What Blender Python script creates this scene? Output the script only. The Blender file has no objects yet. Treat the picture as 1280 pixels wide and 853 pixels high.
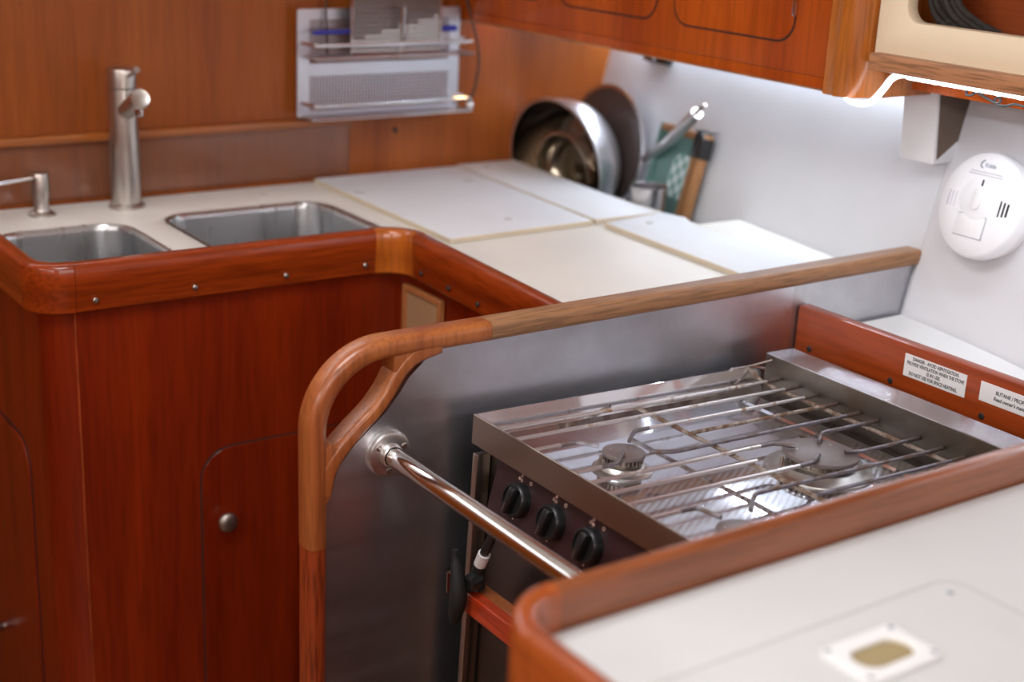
import bpy, bmesh, math, random
from mathutils import Vector, Matrix
random.seed(7)
C = bpy.context.scene.collection
PI = math.pi

# ------------------------------------------------------------------ materials
def lin(h):
    if isinstance(h, str):
        v = [int(h[i:i+2], 16)/255 for i in (0, 2, 4)]
        return tuple(x/12.92 if x <= .04045 else ((x+.055)/1.055)**2.4 for x in v) + (1,)
    return tuple(h) + (1,)

def base(name):
    m = bpy.data.materials.new(name); m.use_nodes = True
    nt = m.node_tree; b = nt.nodes['Principled BSDF']
    return m, nt, b

def noise_bump(nt, b, scale, strength, dist=.001, stretch=(1, 1, 1), detail=4):
    tc = nt.nodes.new('ShaderNodeTexCoord'); mp = nt.nodes.new('ShaderNodeMapping')
    mp.inputs['Scale'].default_value = stretch
    n = nt.nodes.new('ShaderNodeTexNoise'); n.inputs['Scale'].default_value = scale; n.inputs['Detail'].default_value = detail
    bp = nt.nodes.new('ShaderNodeBump'); bp.inputs['Strength'].default_value = strength; bp.inputs['Distance'].default_value = dist
    L = nt.links.new
    L(tc.outputs['Object'], mp.inputs['Vector']); L(mp.outputs['Vector'], n.inputs['Vector'])
    L(n.outputs['Fac'], bp.inputs['Height']); L(bp.outputs['Normal'], b.inputs['Normal'])
    return n

def plain(name, col, rough=.5, metal=0, bump=None, coat=0, spec=.5):
    m, nt, b = base(name)
    b.inputs['Base Color'].default_value = lin(col); b.inputs['Roughness'].default_value = rough
    b.inputs['Metallic'].default_value = metal; b.inputs['Coat Weight'].default_value = coat
    b.inputs['Specular IOR Level'].default_value = spec
    tc = nt.nodes.new('ShaderNodeTexCoord'); n = nt.nodes.new('ShaderNodeTexNoise')
    n.inputs['Scale'].default_value = 9; n.inputs['Detail'].default_value = 5
    mx = nt.nodes.new('ShaderNodeMix'); mx.data_type = 'RGBA'
    c = lin(col)
    mx.inputs['A'].default_value = tuple(x*.94 for x in c[:3]) + (1,); mx.inputs['B'].default_value = tuple(min(1, x*1.05) for x in c[:3]) + (1,)
    nt.links.new(tc.outputs['Object'], n.inputs['Vector']); nt.links.new(n.outputs['Fac'], mx.inputs['Factor'])
    nt.links.new(mx.outputs['Result'], b.inputs['Base Color'])
    if bump: noise_bump(nt, b, bump[0], bump[1], .001)
    return m

def wood(name, dark, light, grain='z', rough=.3, coat=.6, coat_rough=.12, scale=1.0, pores=.25, spec=.4):
    m, nt, b = base(name)
    L = nt.links.new
    tc = nt.nodes.new('ShaderNodeTexCoord'); mp = nt.nodes.new('ShaderNodeMapping')
    s = [1, 1, 1]; s['xyz'.index(grain)] = .06
    mp.inputs['Scale'].default_value = s
    n1 = nt.nodes.new('ShaderNodeTexNoise'); n1.inputs['Scale'].default_value = 14*scale; n1.inputs['Detail'].default_value = 6; n1.inputs['Distortion'].default_value = .6
    n2 = nt.nodes.new('ShaderNodeTexNoise'); n2.inputs['Scale'].default_value = 160*scale; n2.inputs['Detail'].default_value = 3
    cr = nt.nodes.new('ShaderNodeValToRGB')
    cr.color_ramp.elements[0].position = .3; cr.color_ramp.elements[0].color = lin(dark)
    cr.color_ramp.elements[1].position = .72; cr.color_ramp.elements[1].color = lin(light)
    mx = nt.nodes.new('ShaderNodeMix'); mx.data_type = 'RGBA'; mx.blend_type = 'MULTIPLY'; mx.inputs['Factor'].default_value = pores
    r2 = nt.nodes.new('ShaderNodeValToRGB'); r2.color_ramp.elements[0].position = .38; r2.color_ramp.elements[1].position = .55
    L(tc.outputs['Object'], mp.inputs['Vector']); L(mp.outputs['Vector'], n1.inputs['Vector']); L(mp.outputs['Vector'], n2.inputs['Vector'])
    L(n1.outputs['Fac'], cr.inputs['Fac']); L(n2.outputs['Fac'], r2.inputs['Fac'])
    L(cr.outputs['Color'], mx.inputs['A']); L(r2.outputs['Color'], mx.inputs['B']); L(mx.outputs['Result'], b.inputs['Base Color'])
    b.inputs['Roughness'].default_value = rough; b.inputs['Coat Weight'].default_value = coat; b.inputs['Coat Roughness'].default_value = coat_rough
    b.inputs['Specular IOR Level'].default_value = spec
    return m

def steel(name, col=(.60, .60, .61), rough=.3, aniso=0, tangent=None, brush=None, stain=None):
    """metal; brush = stretch vector for fine scratches, tangent = brushing axis, stain = darker mottling colour"""
    m, nt, b = base(name); L = nt.links.new
    b.inputs['Metallic'].default_value = 1; b.inputs['Base Color'].default_value = lin(col)
    b.inputs['Roughness'].default_value = rough
    tc = nt.nodes.new('ShaderNodeTexCoord')
    if aniso:
        b.inputs['Anisotropic'].default_value = aniso
        v = nt.nodes.new('ShaderNodeCombineXYZ')
        for i in range(3): v.inputs[i].default_value = tangent[i]
        vt = nt.nodes.new('ShaderNodeVectorTransform'); vt.vector_type = 'VECTOR'; vt.convert_from = 'OBJECT'; vt.convert_to = 'WORLD'
        L(v.outputs[0], vt.inputs[0]); L(vt.outputs[0], b.inputs['Tangent'])
    mp = nt.nodes.new('ShaderNodeMapping'); mp.inputs['Scale'].default_value = brush or (1, 1, 1)
    n = nt.nodes.new('ShaderNodeTexNoise'); n.inputs['Scale'].default_value = 60 if brush else 12; n.inputs['Detail'].default_value = 5
    L(tc.outputs['Object'], mp.inputs['Vector']); L(mp.outputs['Vector'], n.inputs['Vector'])
    mr = nt.nodes.new('ShaderNodeMapRange'); mr.inputs['To Min'].default_value = rough*.8; mr.inputs['To Max'].default_value = rough*1.25
    L(n.outputs['Fac'], mr.inputs['Value']); L(mr.outputs['Result'], b.inputs['Roughness'])
    if stain:
        n2 = nt.nodes.new('ShaderNodeTexNoise'); n2.inputs['Scale'].default_value = 7; n2.inputs['Detail'].default_value = 8; n2.inputs['Roughness'].default_value = .65
        L(tc.outputs['Object'], n2.inputs['Vector'])
        cr = nt.nodes.new('ShaderNodeValToRGB'); cr.color_ramp.elements[0].position = .35; cr.color_ramp.elements[0].color = lin(stain)
        cr.color_ramp.elements[1].position = .6; cr.color_ramp.elements[1].color = lin(col)
        L(n2.outputs['Fac'], cr.inputs['Fac']); L(cr.outputs['Color'], b.inputs['Base Color'])
    return m

def brushed(name, col, mirror_rough, rough, aniso, tangent, mix=.5, sheen_bands=0):
    """sheet steel: a clear mirror layer plus a layer of fine brushing that stretches glints across `tangent`"""
    m, nt, b = base(name); L = nt.links.new
    nt.nodes.remove(b); out = nt.nodes['Material Output']
    tc = nt.nodes.new('ShaderNodeTexCoord'); n = nt.nodes.new('ShaderNodeTexNoise'); n.inputs['Scale'].default_value = 6; n.inputs['Detail'].default_value = 6
    mx = nt.nodes.new('ShaderNodeMix'); mx.data_type = 'RGBA'; mx.inputs['A'].default_value = tuple(x*.86 for x in col)+(1,); mx.inputs['B'].default_value = tuple(col)+(1,)
    L(tc.outputs['Object'], n.inputs['Vector']); L(n.outputs['Fac'], mx.inputs['Factor'])
    v = nt.nodes.new('ShaderNodeCombineXYZ')
    for i in range(3): v.inputs[i].default_value = tangent[i]
    vt = nt.nodes.new('ShaderNodeVectorTransform'); vt.vector_type = 'VECTOR'; vt.convert_from = 'OBJECT'; vt.convert_to = 'WORLD'
    L(v.outputs[0], vt.inputs[0])
    g1 = nt.nodes.new('ShaderNodeBsdfAnisotropic'); g1.inputs['Roughness'].default_value = mirror_rough
    g2 = nt.nodes.new('ShaderNodeBsdfAnisotropic'); g2.inputs['Roughness'].default_value = rough; g2.inputs['Anisotropy'].default_value = aniso   # narrow along `tangent`, stretched across it
    L(vt.outputs[0], g2.inputs['Tangent'])
    ms = nt.nodes.new('ShaderNodeMixShader'); ms.inputs[0].default_value = mix
    if sheen_bands:      # polished and brushed bands, painted in for the LED strip's striped reflection
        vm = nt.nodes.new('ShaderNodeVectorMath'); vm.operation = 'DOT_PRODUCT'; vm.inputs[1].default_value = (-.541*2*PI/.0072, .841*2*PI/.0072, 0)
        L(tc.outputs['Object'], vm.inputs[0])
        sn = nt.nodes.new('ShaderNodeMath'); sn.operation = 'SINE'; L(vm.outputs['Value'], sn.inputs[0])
        mr = nt.nodes.new('ShaderNodeMapRange'); mr.inputs['From Min'].default_value = -1; mr.inputs['To Min'].default_value = mix-sheen_bands; mr.inputs['To Max'].default_value = mix+sheen_bands
        sp = nt.nodes.new('ShaderNodeSeparateXYZ'); L(tc.outputs['Object'], sp.inputs[0])   # painted reflection fades out towards the far side of the plate
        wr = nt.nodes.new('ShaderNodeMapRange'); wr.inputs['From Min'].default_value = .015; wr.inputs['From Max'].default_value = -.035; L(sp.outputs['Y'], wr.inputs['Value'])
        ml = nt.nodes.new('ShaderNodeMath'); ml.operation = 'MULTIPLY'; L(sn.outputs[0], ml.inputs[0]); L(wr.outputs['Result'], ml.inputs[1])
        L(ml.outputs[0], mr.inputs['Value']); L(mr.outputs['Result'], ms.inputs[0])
    for g in (g1, g2): L(mx.outputs['Result'], g.inputs['Color'])
    L(g1.outputs[0], ms.inputs[1]); L(g2.outputs[0], ms.inputs[2]); L(ms.outputs[0], out.inputs['Surface'])
    return m

def rusty(name, metal_col, rust_col, lo, hi, scale=40, rough=.35):
    m, nt, b = base(name); L = nt.links.new
    tc = nt.nodes.new('ShaderNodeTexCoord'); n = nt.nodes.new('ShaderNodeTexNoise'); n.inputs['Scale'].default_value = scale; n.inputs['Detail'].default_value = 7
    cr = nt.nodes.new('ShaderNodeValToRGB'); cr.color_ramp.elements[0].position = lo; cr.color_ramp.elements[1].position = hi
    mx = nt.nodes.new('ShaderNodeMix'); mx.data_type = 'RGBA'; mx.inputs['A'].default_value = lin(metal_col); mx.inputs['B'].default_value = lin(rust_col)
    L(tc.outputs['Object'], n.inputs['Vector']); L(n.outputs['Fac'], cr.inputs['Fac']); L(cr.outputs['Color'], mx.inputs['Factor'])
    L(mx.outputs['Result'], b.inputs['Base Color'])
    inv = nt.nodes.new('ShaderNodeMath'); inv.operation = 'SUBTRACT'; inv.inputs[0].default_value = 1; L(cr.outputs['Color'], inv.inputs[1])
    L(inv.outputs[0], b.inputs['Metallic'])
    mr = nt.nodes.new('ShaderNodeMapRange'); mr.inputs['To Min'].default_value = rough; mr.inputs['To Max'].default_value = .8
    L(cr.outputs['Color'], mr.inputs['Value']); L(mr.outputs['Result'], b.inputs['Roughness'])
    return m

def emit(name, col, strength):
    m, nt, b = base(name)
    b.inputs['Base Color'].default_value = lin(col); b.inputs['Emission Color'].default_value = lin(col); b.inputs['Emission Strength'].default_value = strength
    return m

def sheet(name, haze=.12):
    """clear acrylic sheet: transparent, Fresnel gloss, a little milky haze"""
    m, nt, b = base(name); L = nt.links.new
    nt.nodes.remove(b); out = nt.nodes['Material Output']
    t = nt.nodes.new('ShaderNodeBsdfTransparent'); g = nt.nodes.new('ShaderNodeBsdfGlossy'); g.inputs['Roughness'].default_value = .12
    d = nt.nodes.new('ShaderNodeBsdfDiffuse'); d.inputs['Color'].default_value = (.80, .60, .50, 1)
    fr = nt.nodes.new('ShaderNodeFresnel'); fr.inputs['IOR'].default_value = 1.38
    tc = nt.nodes.new('ShaderNodeTexCoord'); n = nt.nodes.new('ShaderNodeTexNoise'); n.inputs['Scale'].default_value = 5; n.inputs['Detail'].default_value = 6
    mr = nt.nodes.new('ShaderNodeMapRange'); mr.inputs['From Min'].default_value = .35; mr.inputs['From Max'].default_value = .7; mr.inputs['To Min'].default_value = haze*.5; mr.inputs['To Max'].default_value = haze*1.6
    a = nt.nodes.new('ShaderNodeMixShader'); c = nt.nodes.new('ShaderNodeMixShader')
    L(tc.outputs['Object'], n.inputs['Vector']); L(n.outputs['Fac'], mr.inputs['Value']); L(mr.outputs['Result'], a.inputs[0])
    L(t.outputs[0], a.inputs[1]); L(d.outputs[0], a.inputs[2]); L(fr.outputs[0], c.inputs[0]); L(a.outputs[0], c.inputs[1]); L(g.outputs[0], c.inputs[2])
    L(c.outputs[0], out.inputs['Surface'])
    return m

def gingham(name, c1, c2, size):
    m, nt, b = base(name); L = nt.links.new
    tc = nt.nodes.new('ShaderNodeTexCoord'); mp = nt.nodes.new('ShaderNodeMapping'); mp.inputs['Rotation'].default_value = (math.radians(40), 0, 0)
    sp = nt.nodes.new('ShaderNodeSeparateXYZ'); L(tc.outputs['Object'], mp.inputs['Vector']); L(mp.outputs['Vector'], sp.inputs[0])
    vals = []
    for ax in ('Y', 'Z'):
        a = nt.nodes.new('ShaderNodeMath'); a.operation = 'PINGPONG'; a.inputs[1].default_value = size; L(sp.outputs[ax], a.inputs[0])
        g = nt.nodes.new('ShaderNodeMath'); g.operation = 'GREATER_THAN'; g.inputs[1].default_value = size/2; L(a.outputs[0], g.inputs[0]); vals.append(g)
    ad = nt.nodes.new('ShaderNodeMath'); ad.operation = 'ADD'; L(vals[0].outputs[0], ad.inputs[0]); L(vals[1].outputs[0], ad.inputs[1])
    dv = nt.nodes.new('ShaderNodeMath'); dv.operation = 'MULTIPLY'; dv.inputs[1].default_value = .5; L(ad.outputs[0], dv.inputs[0])
    mx = nt.nodes.new('ShaderNodeMix'); mx.data_type = 'RGBA'; mx.inputs['A'].default_value = lin(c1); mx.inputs['B'].default_value = lin(c2)
    L(dv.outputs[0], mx.inputs['Factor']); L(mx.outputs['Result'], b.inputs['Base Color']); b.inputs['Roughness'].default_value = .5
    return m

def led_material(name, col, floor, peak, pitch, duty, axis='Y'):
    """LED tape: rows of diodes every `pitch` metres under a clear skin"""
    m, nt, b = base(name); L = nt.links.new
    tc = nt.nodes.new('ShaderNodeTexCoord'); sp = nt.nodes.new('ShaderNodeSeparateXYZ'); L(tc.outputs['Object'], sp.inputs[0])
    md = nt.nodes.new('ShaderNodeMath'); md.operation = 'FLOORED_MODULO'; md.inputs[1].default_value = pitch; L(sp.outputs[axis], md.inputs[0])
    lt = nt.nodes.new('ShaderNodeMath'); lt.operation = 'LESS_THAN'; lt.inputs[1].default_value = pitch*duty; L(md.outputs[0], lt.inputs[0])
    mr = nt.nodes.new('ShaderNodeMapRange'); mr.inputs['To Min'].default_value = floor; mr.inputs['To Max'].default_value = peak; L(lt.outputs[0], mr.inputs['Value'])
    b.inputs['Base Color'].default_value = (.8, .8, .8, 1)
    b.inputs['Emission Color'].default_value = lin(col); L(mr.outputs['Result'], b.inputs['Emission Strength'])
    return m

M = dict(
    wall=wood('wall veneer', (.235, .052, .0072), (.345, .090, .0135), 'z', .4, .15, .2, .7, .15, .25),
    sinkcab=wood('dark red veneer', (.130, .0085, .0009), (.235, .021, .0018), 'z', .34, .22, .15, .9, .2, .25),
    fiddle_x=wood('fiddle wood x', (.19, .0205, .0024), (.34, .050, .005), 'x', .28, .4, .1, 1.2, .3, .25),
    fiddle_y=wood('fiddle wood y', (.19, .0205, .0024), (.34, .050, .005), 'y', .28, .4, .1, 1.2, .3, .25),
    block=wood('pale corner wood', (.36, .075, .008), (.50, .125, .014), 'z', .26, .7, .08, 1, .2),
    hullcab=wood('locker veneer', (.32, .046, .0035), (.50, .092, .0065), 'z', .3, .25, .15, .8, .2, .25),
    pillar=wood('pillar wood', (.40, .105, .014), (.56, .18, .028), 'z', .26, .6, .12, 1.6, .25),
    teak=wood('worn teak', (.23, .105, .046), (.38, .19, .088), 'x', .5, .1, .3, 1.8, .35),
    teakd=wood('varnished teak', (.24, .052, .014), (.40, .125, .032), 'z', .36, .4, .2, 1.4, .25),
    teakp=wood('red varnished trim', (.22, .030, .008), (.36, .060, .014), 'z', .34, .5, .2, 1.6, .5),
    batten=wood('batten wood', (.36, .14, .055), (.52, .24, .11), 'y', .45, .15, .3, 1.8, .45),
    board=wood('stove board wood', (.27, .038, .005), (.37, .060, .008), 'y', .34, .3, .15, 1, .2),
    bar_wood=wood('strip wood', (.42, .036, .009), (.58, .070, .016), 'y', .38, .4, .15, 2, .35),
    fgfid=wood('near fiddle wood', (.22, .060, .019), (.32, .102, .036), 'x', .3, .6, .12, 1, .25),
    fgfidy=wood('near fiddle wood end', (.28, .050, .009), (.41, .098, .018), 'y', .3, .6, .12, 1, .25),
    fgcab=wood('near cabinet veneer', (.24, .020, .004), (.34, .038, .006), 'z', .3, .5, .15, .8, .2),
    worktop=plain('cream laminate', (.81, .785, .735), .4),
    worktop2=plain('white laminate', (.80, .80, .80), .45),
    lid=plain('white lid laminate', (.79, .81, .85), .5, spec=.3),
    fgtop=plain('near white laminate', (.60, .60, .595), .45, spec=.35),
    edge=plain('cream lid edge', (.62, .52, .38), .5),
    gap=plain('seam grey', (.50, .48, .46), .7),
    black=plain('black plastic', (.012, .012, .013), .35),
    blackm=plain('matt black', (.008, .008, .008), .7),
    darkgap=plain('dark gap', (.02, .006, .003), .8),
    hull=plain('hull paint', (.70, .715, .75), .42, bump=(14, .12)),
    hull2=plain('hull paint plain', (.68, .675, .70), .42, bump=(14, .12)),
    bracket=plain('bracket paint', (.70, .70, .71), .5),
    bracket_d=plain('bracket dark side', (.13, .09, .065), .7),  # dark brown for the plate on the bracket's side
    floor=wood('cabin sole', (.16, .06, .02), (.26, .11, .04), 'x', .4, .2, .2),
    ceil=plain('headliner', (.78, .75, .70), .7),
    cream=plain('cream moulding', (.84, .69, .49), .4),
    partition=steel('partition steel', (.71, .72, .77), .34, .6, (0, 0, 1), (.03, 1, 1), (.59, .595, .635)),
    partition2=steel('pale aluminium panel', (.62, .62, .65), .42, stain=(.48, .48, .51)),
    polished=steel('polished steel', (.72, .705, .69), .10),
    flange=steel('satin aluminium', (.70, .69, .68), .33),
    sink=steel('sink steel', (.60, .61, .62), .28, .5, (0, 0, 1), (1, 1, .1)),
    faucet=steel('brushed nickel', (.58, .54, .50), .33),
    chrome=steel('chrome', (.75, .75, .76), .1),
    grater=steel('grater steel', (.24, .205, .19), .36),
    trimw=wood('wall trim wood', (.27, .072, .011), (.40, .12, .022), 'x', .3, .5, .15, 1, .2),
    rack=steel('rack aluminium', (.66, .66, .71), .42),
    hob=brushed('hob steel', (.75, .76, .80), .05, .17, .8, (0, 1, 0), .42),
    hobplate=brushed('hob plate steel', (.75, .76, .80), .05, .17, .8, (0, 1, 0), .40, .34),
    hobfront=steel('hob front steel', (.42, .365, .32), .30, .4, (0, 0, 1), (1, .04, 1)),
    hobrear=steel('hob rear wall steel', (.17, .145, .125), .42, stain=(.12, .085, .06)),
    hobflat=brushed('hob rear shelf steel', (.74, .74, .78), .2, .24, .84, (0, 1, 0), .9),
    rod=rusty('grate rod', (.70, .68, .67), (.26, .14, .08), .60, .70, 60, .34),
    rod_burnt=rusty('burnt grate rod', (.24, .22, .24), (.12, .075, .055), .50, .68, 60, .42),
    rod_rust=rusty('rusted grate rod', (.40, .34, .29), (.13, .07, .04), .40, .56, 70, .4),
    rod_end=rusty('charred rod end', (.16, .14, .13), (.085, .05, .035), .38, .60, 80, .5),
    cap=plain('burner cap enamel', (.13, .10, .095), .38),
    capedge=steel('burner head metal', (.35, .31, .28), .42, stain=(.2, .14, .10)),
    dish=steel('burner dish aluminium', (.66, .67, .66), .34, stain=(.42, .38, .34)),
    ctrl=plain('control panel enamel', (.030, .012, .013), .35),
    mark=plain('panel marking', (.62, .40, .33), .5),
    pointer=plain('knob pointer', (.22, .12, .09), .5),
    oven=steel('oven steel', (.17, .145, .13), .33, stain=(.10, .085, .075)),
    post=steel('stove trim steel', (.48, .42, .37), .28),
    label=plain('white label', (.74, .71, .71), .45),
    ink=plain('label ink', (.02, .02, .022), .6),
    greyink=plain('grey print', (.33, .35, .40), .6),
    palegrey=plain('pale grey print', (.56, .56, .60), .6),
    alarm=plain('alarm plastic', (.86, .86, .88), .38),
    alarm2=plain('alarm plastic darker', (.80, .79, .79), .42),  # slightly darker plastic for ring, button and battery cover
    knobmetal=steel('dull knob metal', (.36, .31, .28), .42),
    screw=steel('screw steel', (.42, .38, .34), .3),
    screwd=plain('dark screw', (.06, .045, .04), .45, .6),
    vent=plain('vent fabric', (.36, .20, .10), .7),
    ventf=wood('vent frame wood', (.36, .12, .035), (.48, .18, .06), 'z', .4, .3, .2, 1, .2),
    bowl=steel('bowl steel', (.74, .74, .78), .32),
    bowlinside=steel('darkened polished bowl inside', (.50, .46, .43), .15),  # same steel, coloured darker to imitate the dim cabin mirrored in it
    bowlin=steel('small bowl steel', (.62, .54, .44), .16),
    pan=steel('pan outside steel', (.66, .64, .66), .25),
    panin=plain('pan coating', (.065, .045, .04), .38, coat=.15),
    teal=plain('teal enamel', (.115, .235, .215), .4),
    check=gingham('teal gingham', (.13, .33, .29), (.66, .76, .77), .0105),
    trayw=wood('tray frame wood', (.27, .115, .035), (.40, .19, .07), 'z', .45, .2, .3, 1.5, .35),
    sheet=sheet('acrylic sheet', .03),
    blue=plain('blue plastic', (.035, .045, .36), .35),
    rope=plain('dark rope', (.035, .028, .024), .8),
    interior=wood('locker inside veneer', (.30, .055, .014), (.40, .085, .02), 'y', .4, .3, .2, .7, .2),
    divider=plain('locker divider', (.20, .15, .13), .6),
    amber=plain('sink locker foam', (.34, .26, .13), .6),
    led=emit('led tape skin', (.86, .93, 1.0), 2.3),
    diode=emit('led diode', (.80, .885, 1.0), 270),
    diode_dim=emit('dimmer led diode', (.80, .885, 1.0), 140),
    warm=emit('warm lamp lens', (1.0, .55, .18), 9),
    glowglass=emit('added glow pane', (.92, .96, 1.0), 3),  # glow for made-up panes that feed light and reflections
)

# ------------------------------------------------------------------ mesh helpers
def NB(): return bmesh.new()

def box(bm, x0, x1, y0, y1, z0, z1, bev=0, seg=2):
    r = bmesh.ops.create_cube(bm, size=1)
    vs = r['verts']
    bmesh.ops.scale(bm, vec=(abs(x1-x0), abs(y1-y0), abs(z1-z0)), verts=vs)
    bmesh.ops.translate(bm, vec=((x0+x1)/2, (y0+y1)/2, (z0+z1)/2), verts=vs)
    if bev:
        es = list({e for v in vs for e in v.link_edges})
        bmesh.ops.bevel(bm, geom=es, offset=bev, segments=seg, affect='EDGES', profile=.5)
    return bm

def put(axis, a, u, v):
    return {'x': (a, u, v), 'y': (u, a, v), 'z': (u, v, a)}[axis]

def plate(bm, outer, holes, axis, a0, a1, bev=0, seg=2):
    """flat plate with holes, thickness along axis; outlines are (u, v) pairs"""
    t = NB(); edges = []
    for loop in [outer] + list(holes):
        vs = [t.verts.new(put(axis, a0, *p)) for p in loop]
        for i in range(len(vs)): edges.append(t.edges.new((vs[i], vs[(i+1) % len(vs)])))
    bmesh.ops.triangle_fill(t, use_beauty=True, use_dissolve=False, edges=edges)
    ang = [f for f in t.faces]
    bmesh.ops.dissolve_limit(t, angle_limit=.01, verts=t.verts[:], edges=t.edges[:]) if not holes else None
    r = bmesh.ops.extrude_face_region(t, geom=t.faces[:])
    d = put(axis, a1-a0, 0, 0)
    bmesh.ops.translate(t, vec=d, verts=[g for g in r['geom'] if isinstance(g, bmesh.types.BMVert)])
    bmesh.ops.recalc_face_normals(t, faces=t.faces[:])
    if bev:
        es = [e for e in t.edges if len(e.link_faces) == 2 and e.calc_face_angle(0) > .9
              and (all(abs(v.co['xyz'.index(axis)]-a1) < 1e-6 for v in e.verts) or all(abs(v.co['xyz'.index(axis)]-a0) < 1e-6 for v in e.verts))]
        bmesh.ops.bevel(t, geom=es, offset=bev, segments=seg, affect='EDGES', profile=.5)
    me = bpy.data.meshes.new('t'); t.to_mesh(me); t.free(); bm.from_mesh(me); bpy.data.meshes.remove(me)
    return bm

def rrect(u0, u1, v0, v1, r, n=6):
    pts = []
    rs = r if isinstance(r, (list, tuple)) else (r,)*4
    for (cu, cv, a0, rr) in ((u1-rs[0], v1-rs[0], 0, rs[0]), (u0+rs[1], v1-rs[1], 90, rs[1]), (u0+rs[2], v0+rs[2], 180, rs[2]), (u1-rs[3], v0+rs[3], 270, rs[3])):
        if rr < 1e-6: pts.append((cu, cv)); continue
        for k in range(n+1):
            a = math.radians(a0+90*k/n); pts.append((cu+rr*math.cos(a), cv+rr*math.sin(a)))
    return pts

def circle(cu, cv, r, n=24, ry=None):
    return [(cu+r*math.cos(2*PI*k/n), cv+(ry or r)*math.sin(2*PI*k/n)) for k in range(n)]

def frame_for(d):
    d = Vector(d).normalized()
    a = Vector((0, 0, 1)) if abs(d.z) < .9 else Vector((1, 0, 0))
    u = d.cross(a).normalized(); return d, u, d.cross(u).normalized()

def lathe(bm, prof, c, d=(0, 0, 1), n=32):
    """profile (radius, height) turned round direction d through c"""
    d, u, w = frame_for(d); c = Vector(c); rings = []
    for r, h in prof:
        if r < 1e-6: rings.append([bm.verts.new(c+d*h)])
        else: rings.append([bm.verts.new(c+d*h+(u*math.cos(2*PI*k/n)+w*math.sin(2*PI*k/n))*r) for k in range(n)])
    for a, b in zip(rings, rings[1:]):
        for k in range(n):
            q = (k+1) % n
            if len(a) == 1 and len(b) == 1: continue
            if len(a) == 1: f = (a[0], b[q], b[k])
            elif len(b) == 1: f = (a[k], a[q], b[0])
            else: f = (a[k], a[q], b[q], b[k])
            bm.faces.new(f)
    for ring, flip in ((rings[0], True), (rings[-1], False)):
        if len(ring) > 1: bm.faces.new(ring[::-1] if flip else ring)
    return bm

def smooth_path(pts, n=6):
    P = [Vector(p) for p in pts]; out = []
    for i in range(len(P)-1):
        p0 = P[max(i-1, 0)]; p1 = P[i]; p2 = P[i+1]; p3 = P[min(i+2, len(P)-1)]
        for k in range(n):
            t = k/n
            out.append(.5*((2*p1)+(p2-p0)*t+(2*p0-5*p1+4*p2-p3)*t*t+(3*p1-p0-3*p2+p3)*t**3))
    out.append(P[-1]); return out

def tube(bm, pts, r, n=10, rs=None):
    P = [Vector(p) for p in pts]; rings = []
    t0 = (P[1]-P[0]).normalized(); _, u, w = frame_for(t0)
    for i, p in enumerate(P):
        t = ((P[min(i+1, len(P)-1)]-P[max(i-1, 0)])).normalized()
        u = (u-t*u.dot(t)).normalized(); w = t.cross(u)
        rr = rs[i] if rs else r
        rings.append([bm.verts.new(p+(u*math.cos(2*PI*k/n)+w*math.sin(2*PI*k/n))*rr) for k in range(n)])
    for a, b in zip(rings, rings[1:]):
        for k in range(n): bm.faces.new((a[k], a[(k+1) % n], b[(k+1) % n], b[k]))
    bm.faces.new(rings[0][::-1]); bm.faces.new(rings[-1])
    return bm

def sweep(bm, path, prof, up, closed_caps=True):
    """prof = (side, up) pairs swept along a planar path; side = t x up; mitred"""
    P = [Vector(p) for p in path]; up = Vector(up).normalized(); rings = []
    for i, p in enumerate(P):
        a = (P[i]-P[i-1]).normalized() if i else (P[1]-P[0]).normalized()
        b = (P[i+1]-P[i]).normalized() if i < len(P)-1 else a
        sa = a.cross(up).normalized(); sb = b.cross(up).normalized()
        s = (sa+sb).normalized(); k = 1/max(.3, s.dot(sa))
        rings.append([bm.verts.new(p+s*k*q[0]+up*q[1]) for q in prof])
    n = len(prof)
    for a, b in zip(rings, rings[1:]):
        for k in range(n): bm.faces.new((a[k], a[(k+1) % n], b[(k+1) % n], b[k]))
    bm.faces.new(rings[0][::-1]); bm.faces.new(rings[-1])
    return bm

def fillet(pts, rad, n=8):
    """round the inner corners of a 2D polyline"""
    out = [Vector(pts[0])]
    for i in range(1, len(pts)-1):
        p, a, b = Vector(pts[i]), Vector(pts[i-1]), Vector(pts[i+1])
        da, db = (a-p).normalized(), (b-p).normalized(); r = rad[i-1] if isinstance(rad, (list, tuple)) else rad
        ang = da.angle(db); t = r/math.tan(ang/2)
        s, e = p+da*t, p+db*t
        c = p+(da+db).normalized()*(r/math.sin(ang/2))
        a0 = math.atan2(s.y-c.y, s.x-c.x); a1 = math.atan2(e.y-c.y, e.x-c.x); dlt = (a1-a0+PI) % (2*PI)-PI
        for k in range(n+1): out.append(Vector((c.x+r*math.cos(a0+dlt*k/n), c.y+r*math.sin(a0+dlt*k/n))))
    out.append(Vector(pts[-1])); return out

ROOTM = {}
def tag(o, label=None, cat=None, group=None, kind=None):
    if label: o['label'] = label
    if cat: o['category'] = cat
    if group: o['group'] = group
    if kind: o['kind'] = kind
    return o

def mesh_obj(name, bm, m, inv=None, angle=35, smooth=True):
    bmesh.ops.recalc_face_normals(bm, faces=bm.faces[:])
    me = bpy.data.meshes.new(name)
    if inv is not None: bm.transform(inv)
    bm.to_mesh(me); bm.free()
    ms = m if isinstance(m, (list, tuple)) else [m]
    for q in ms: me.materials.append(q)
    if smooth:
        for p in me.polygons: p.use_smooth = True
        me.set_sharp_from_angle(angle=math.radians(angle))
    o = bpy.data.objects.new(name, me); C.objects.link(o)
    return o

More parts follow.
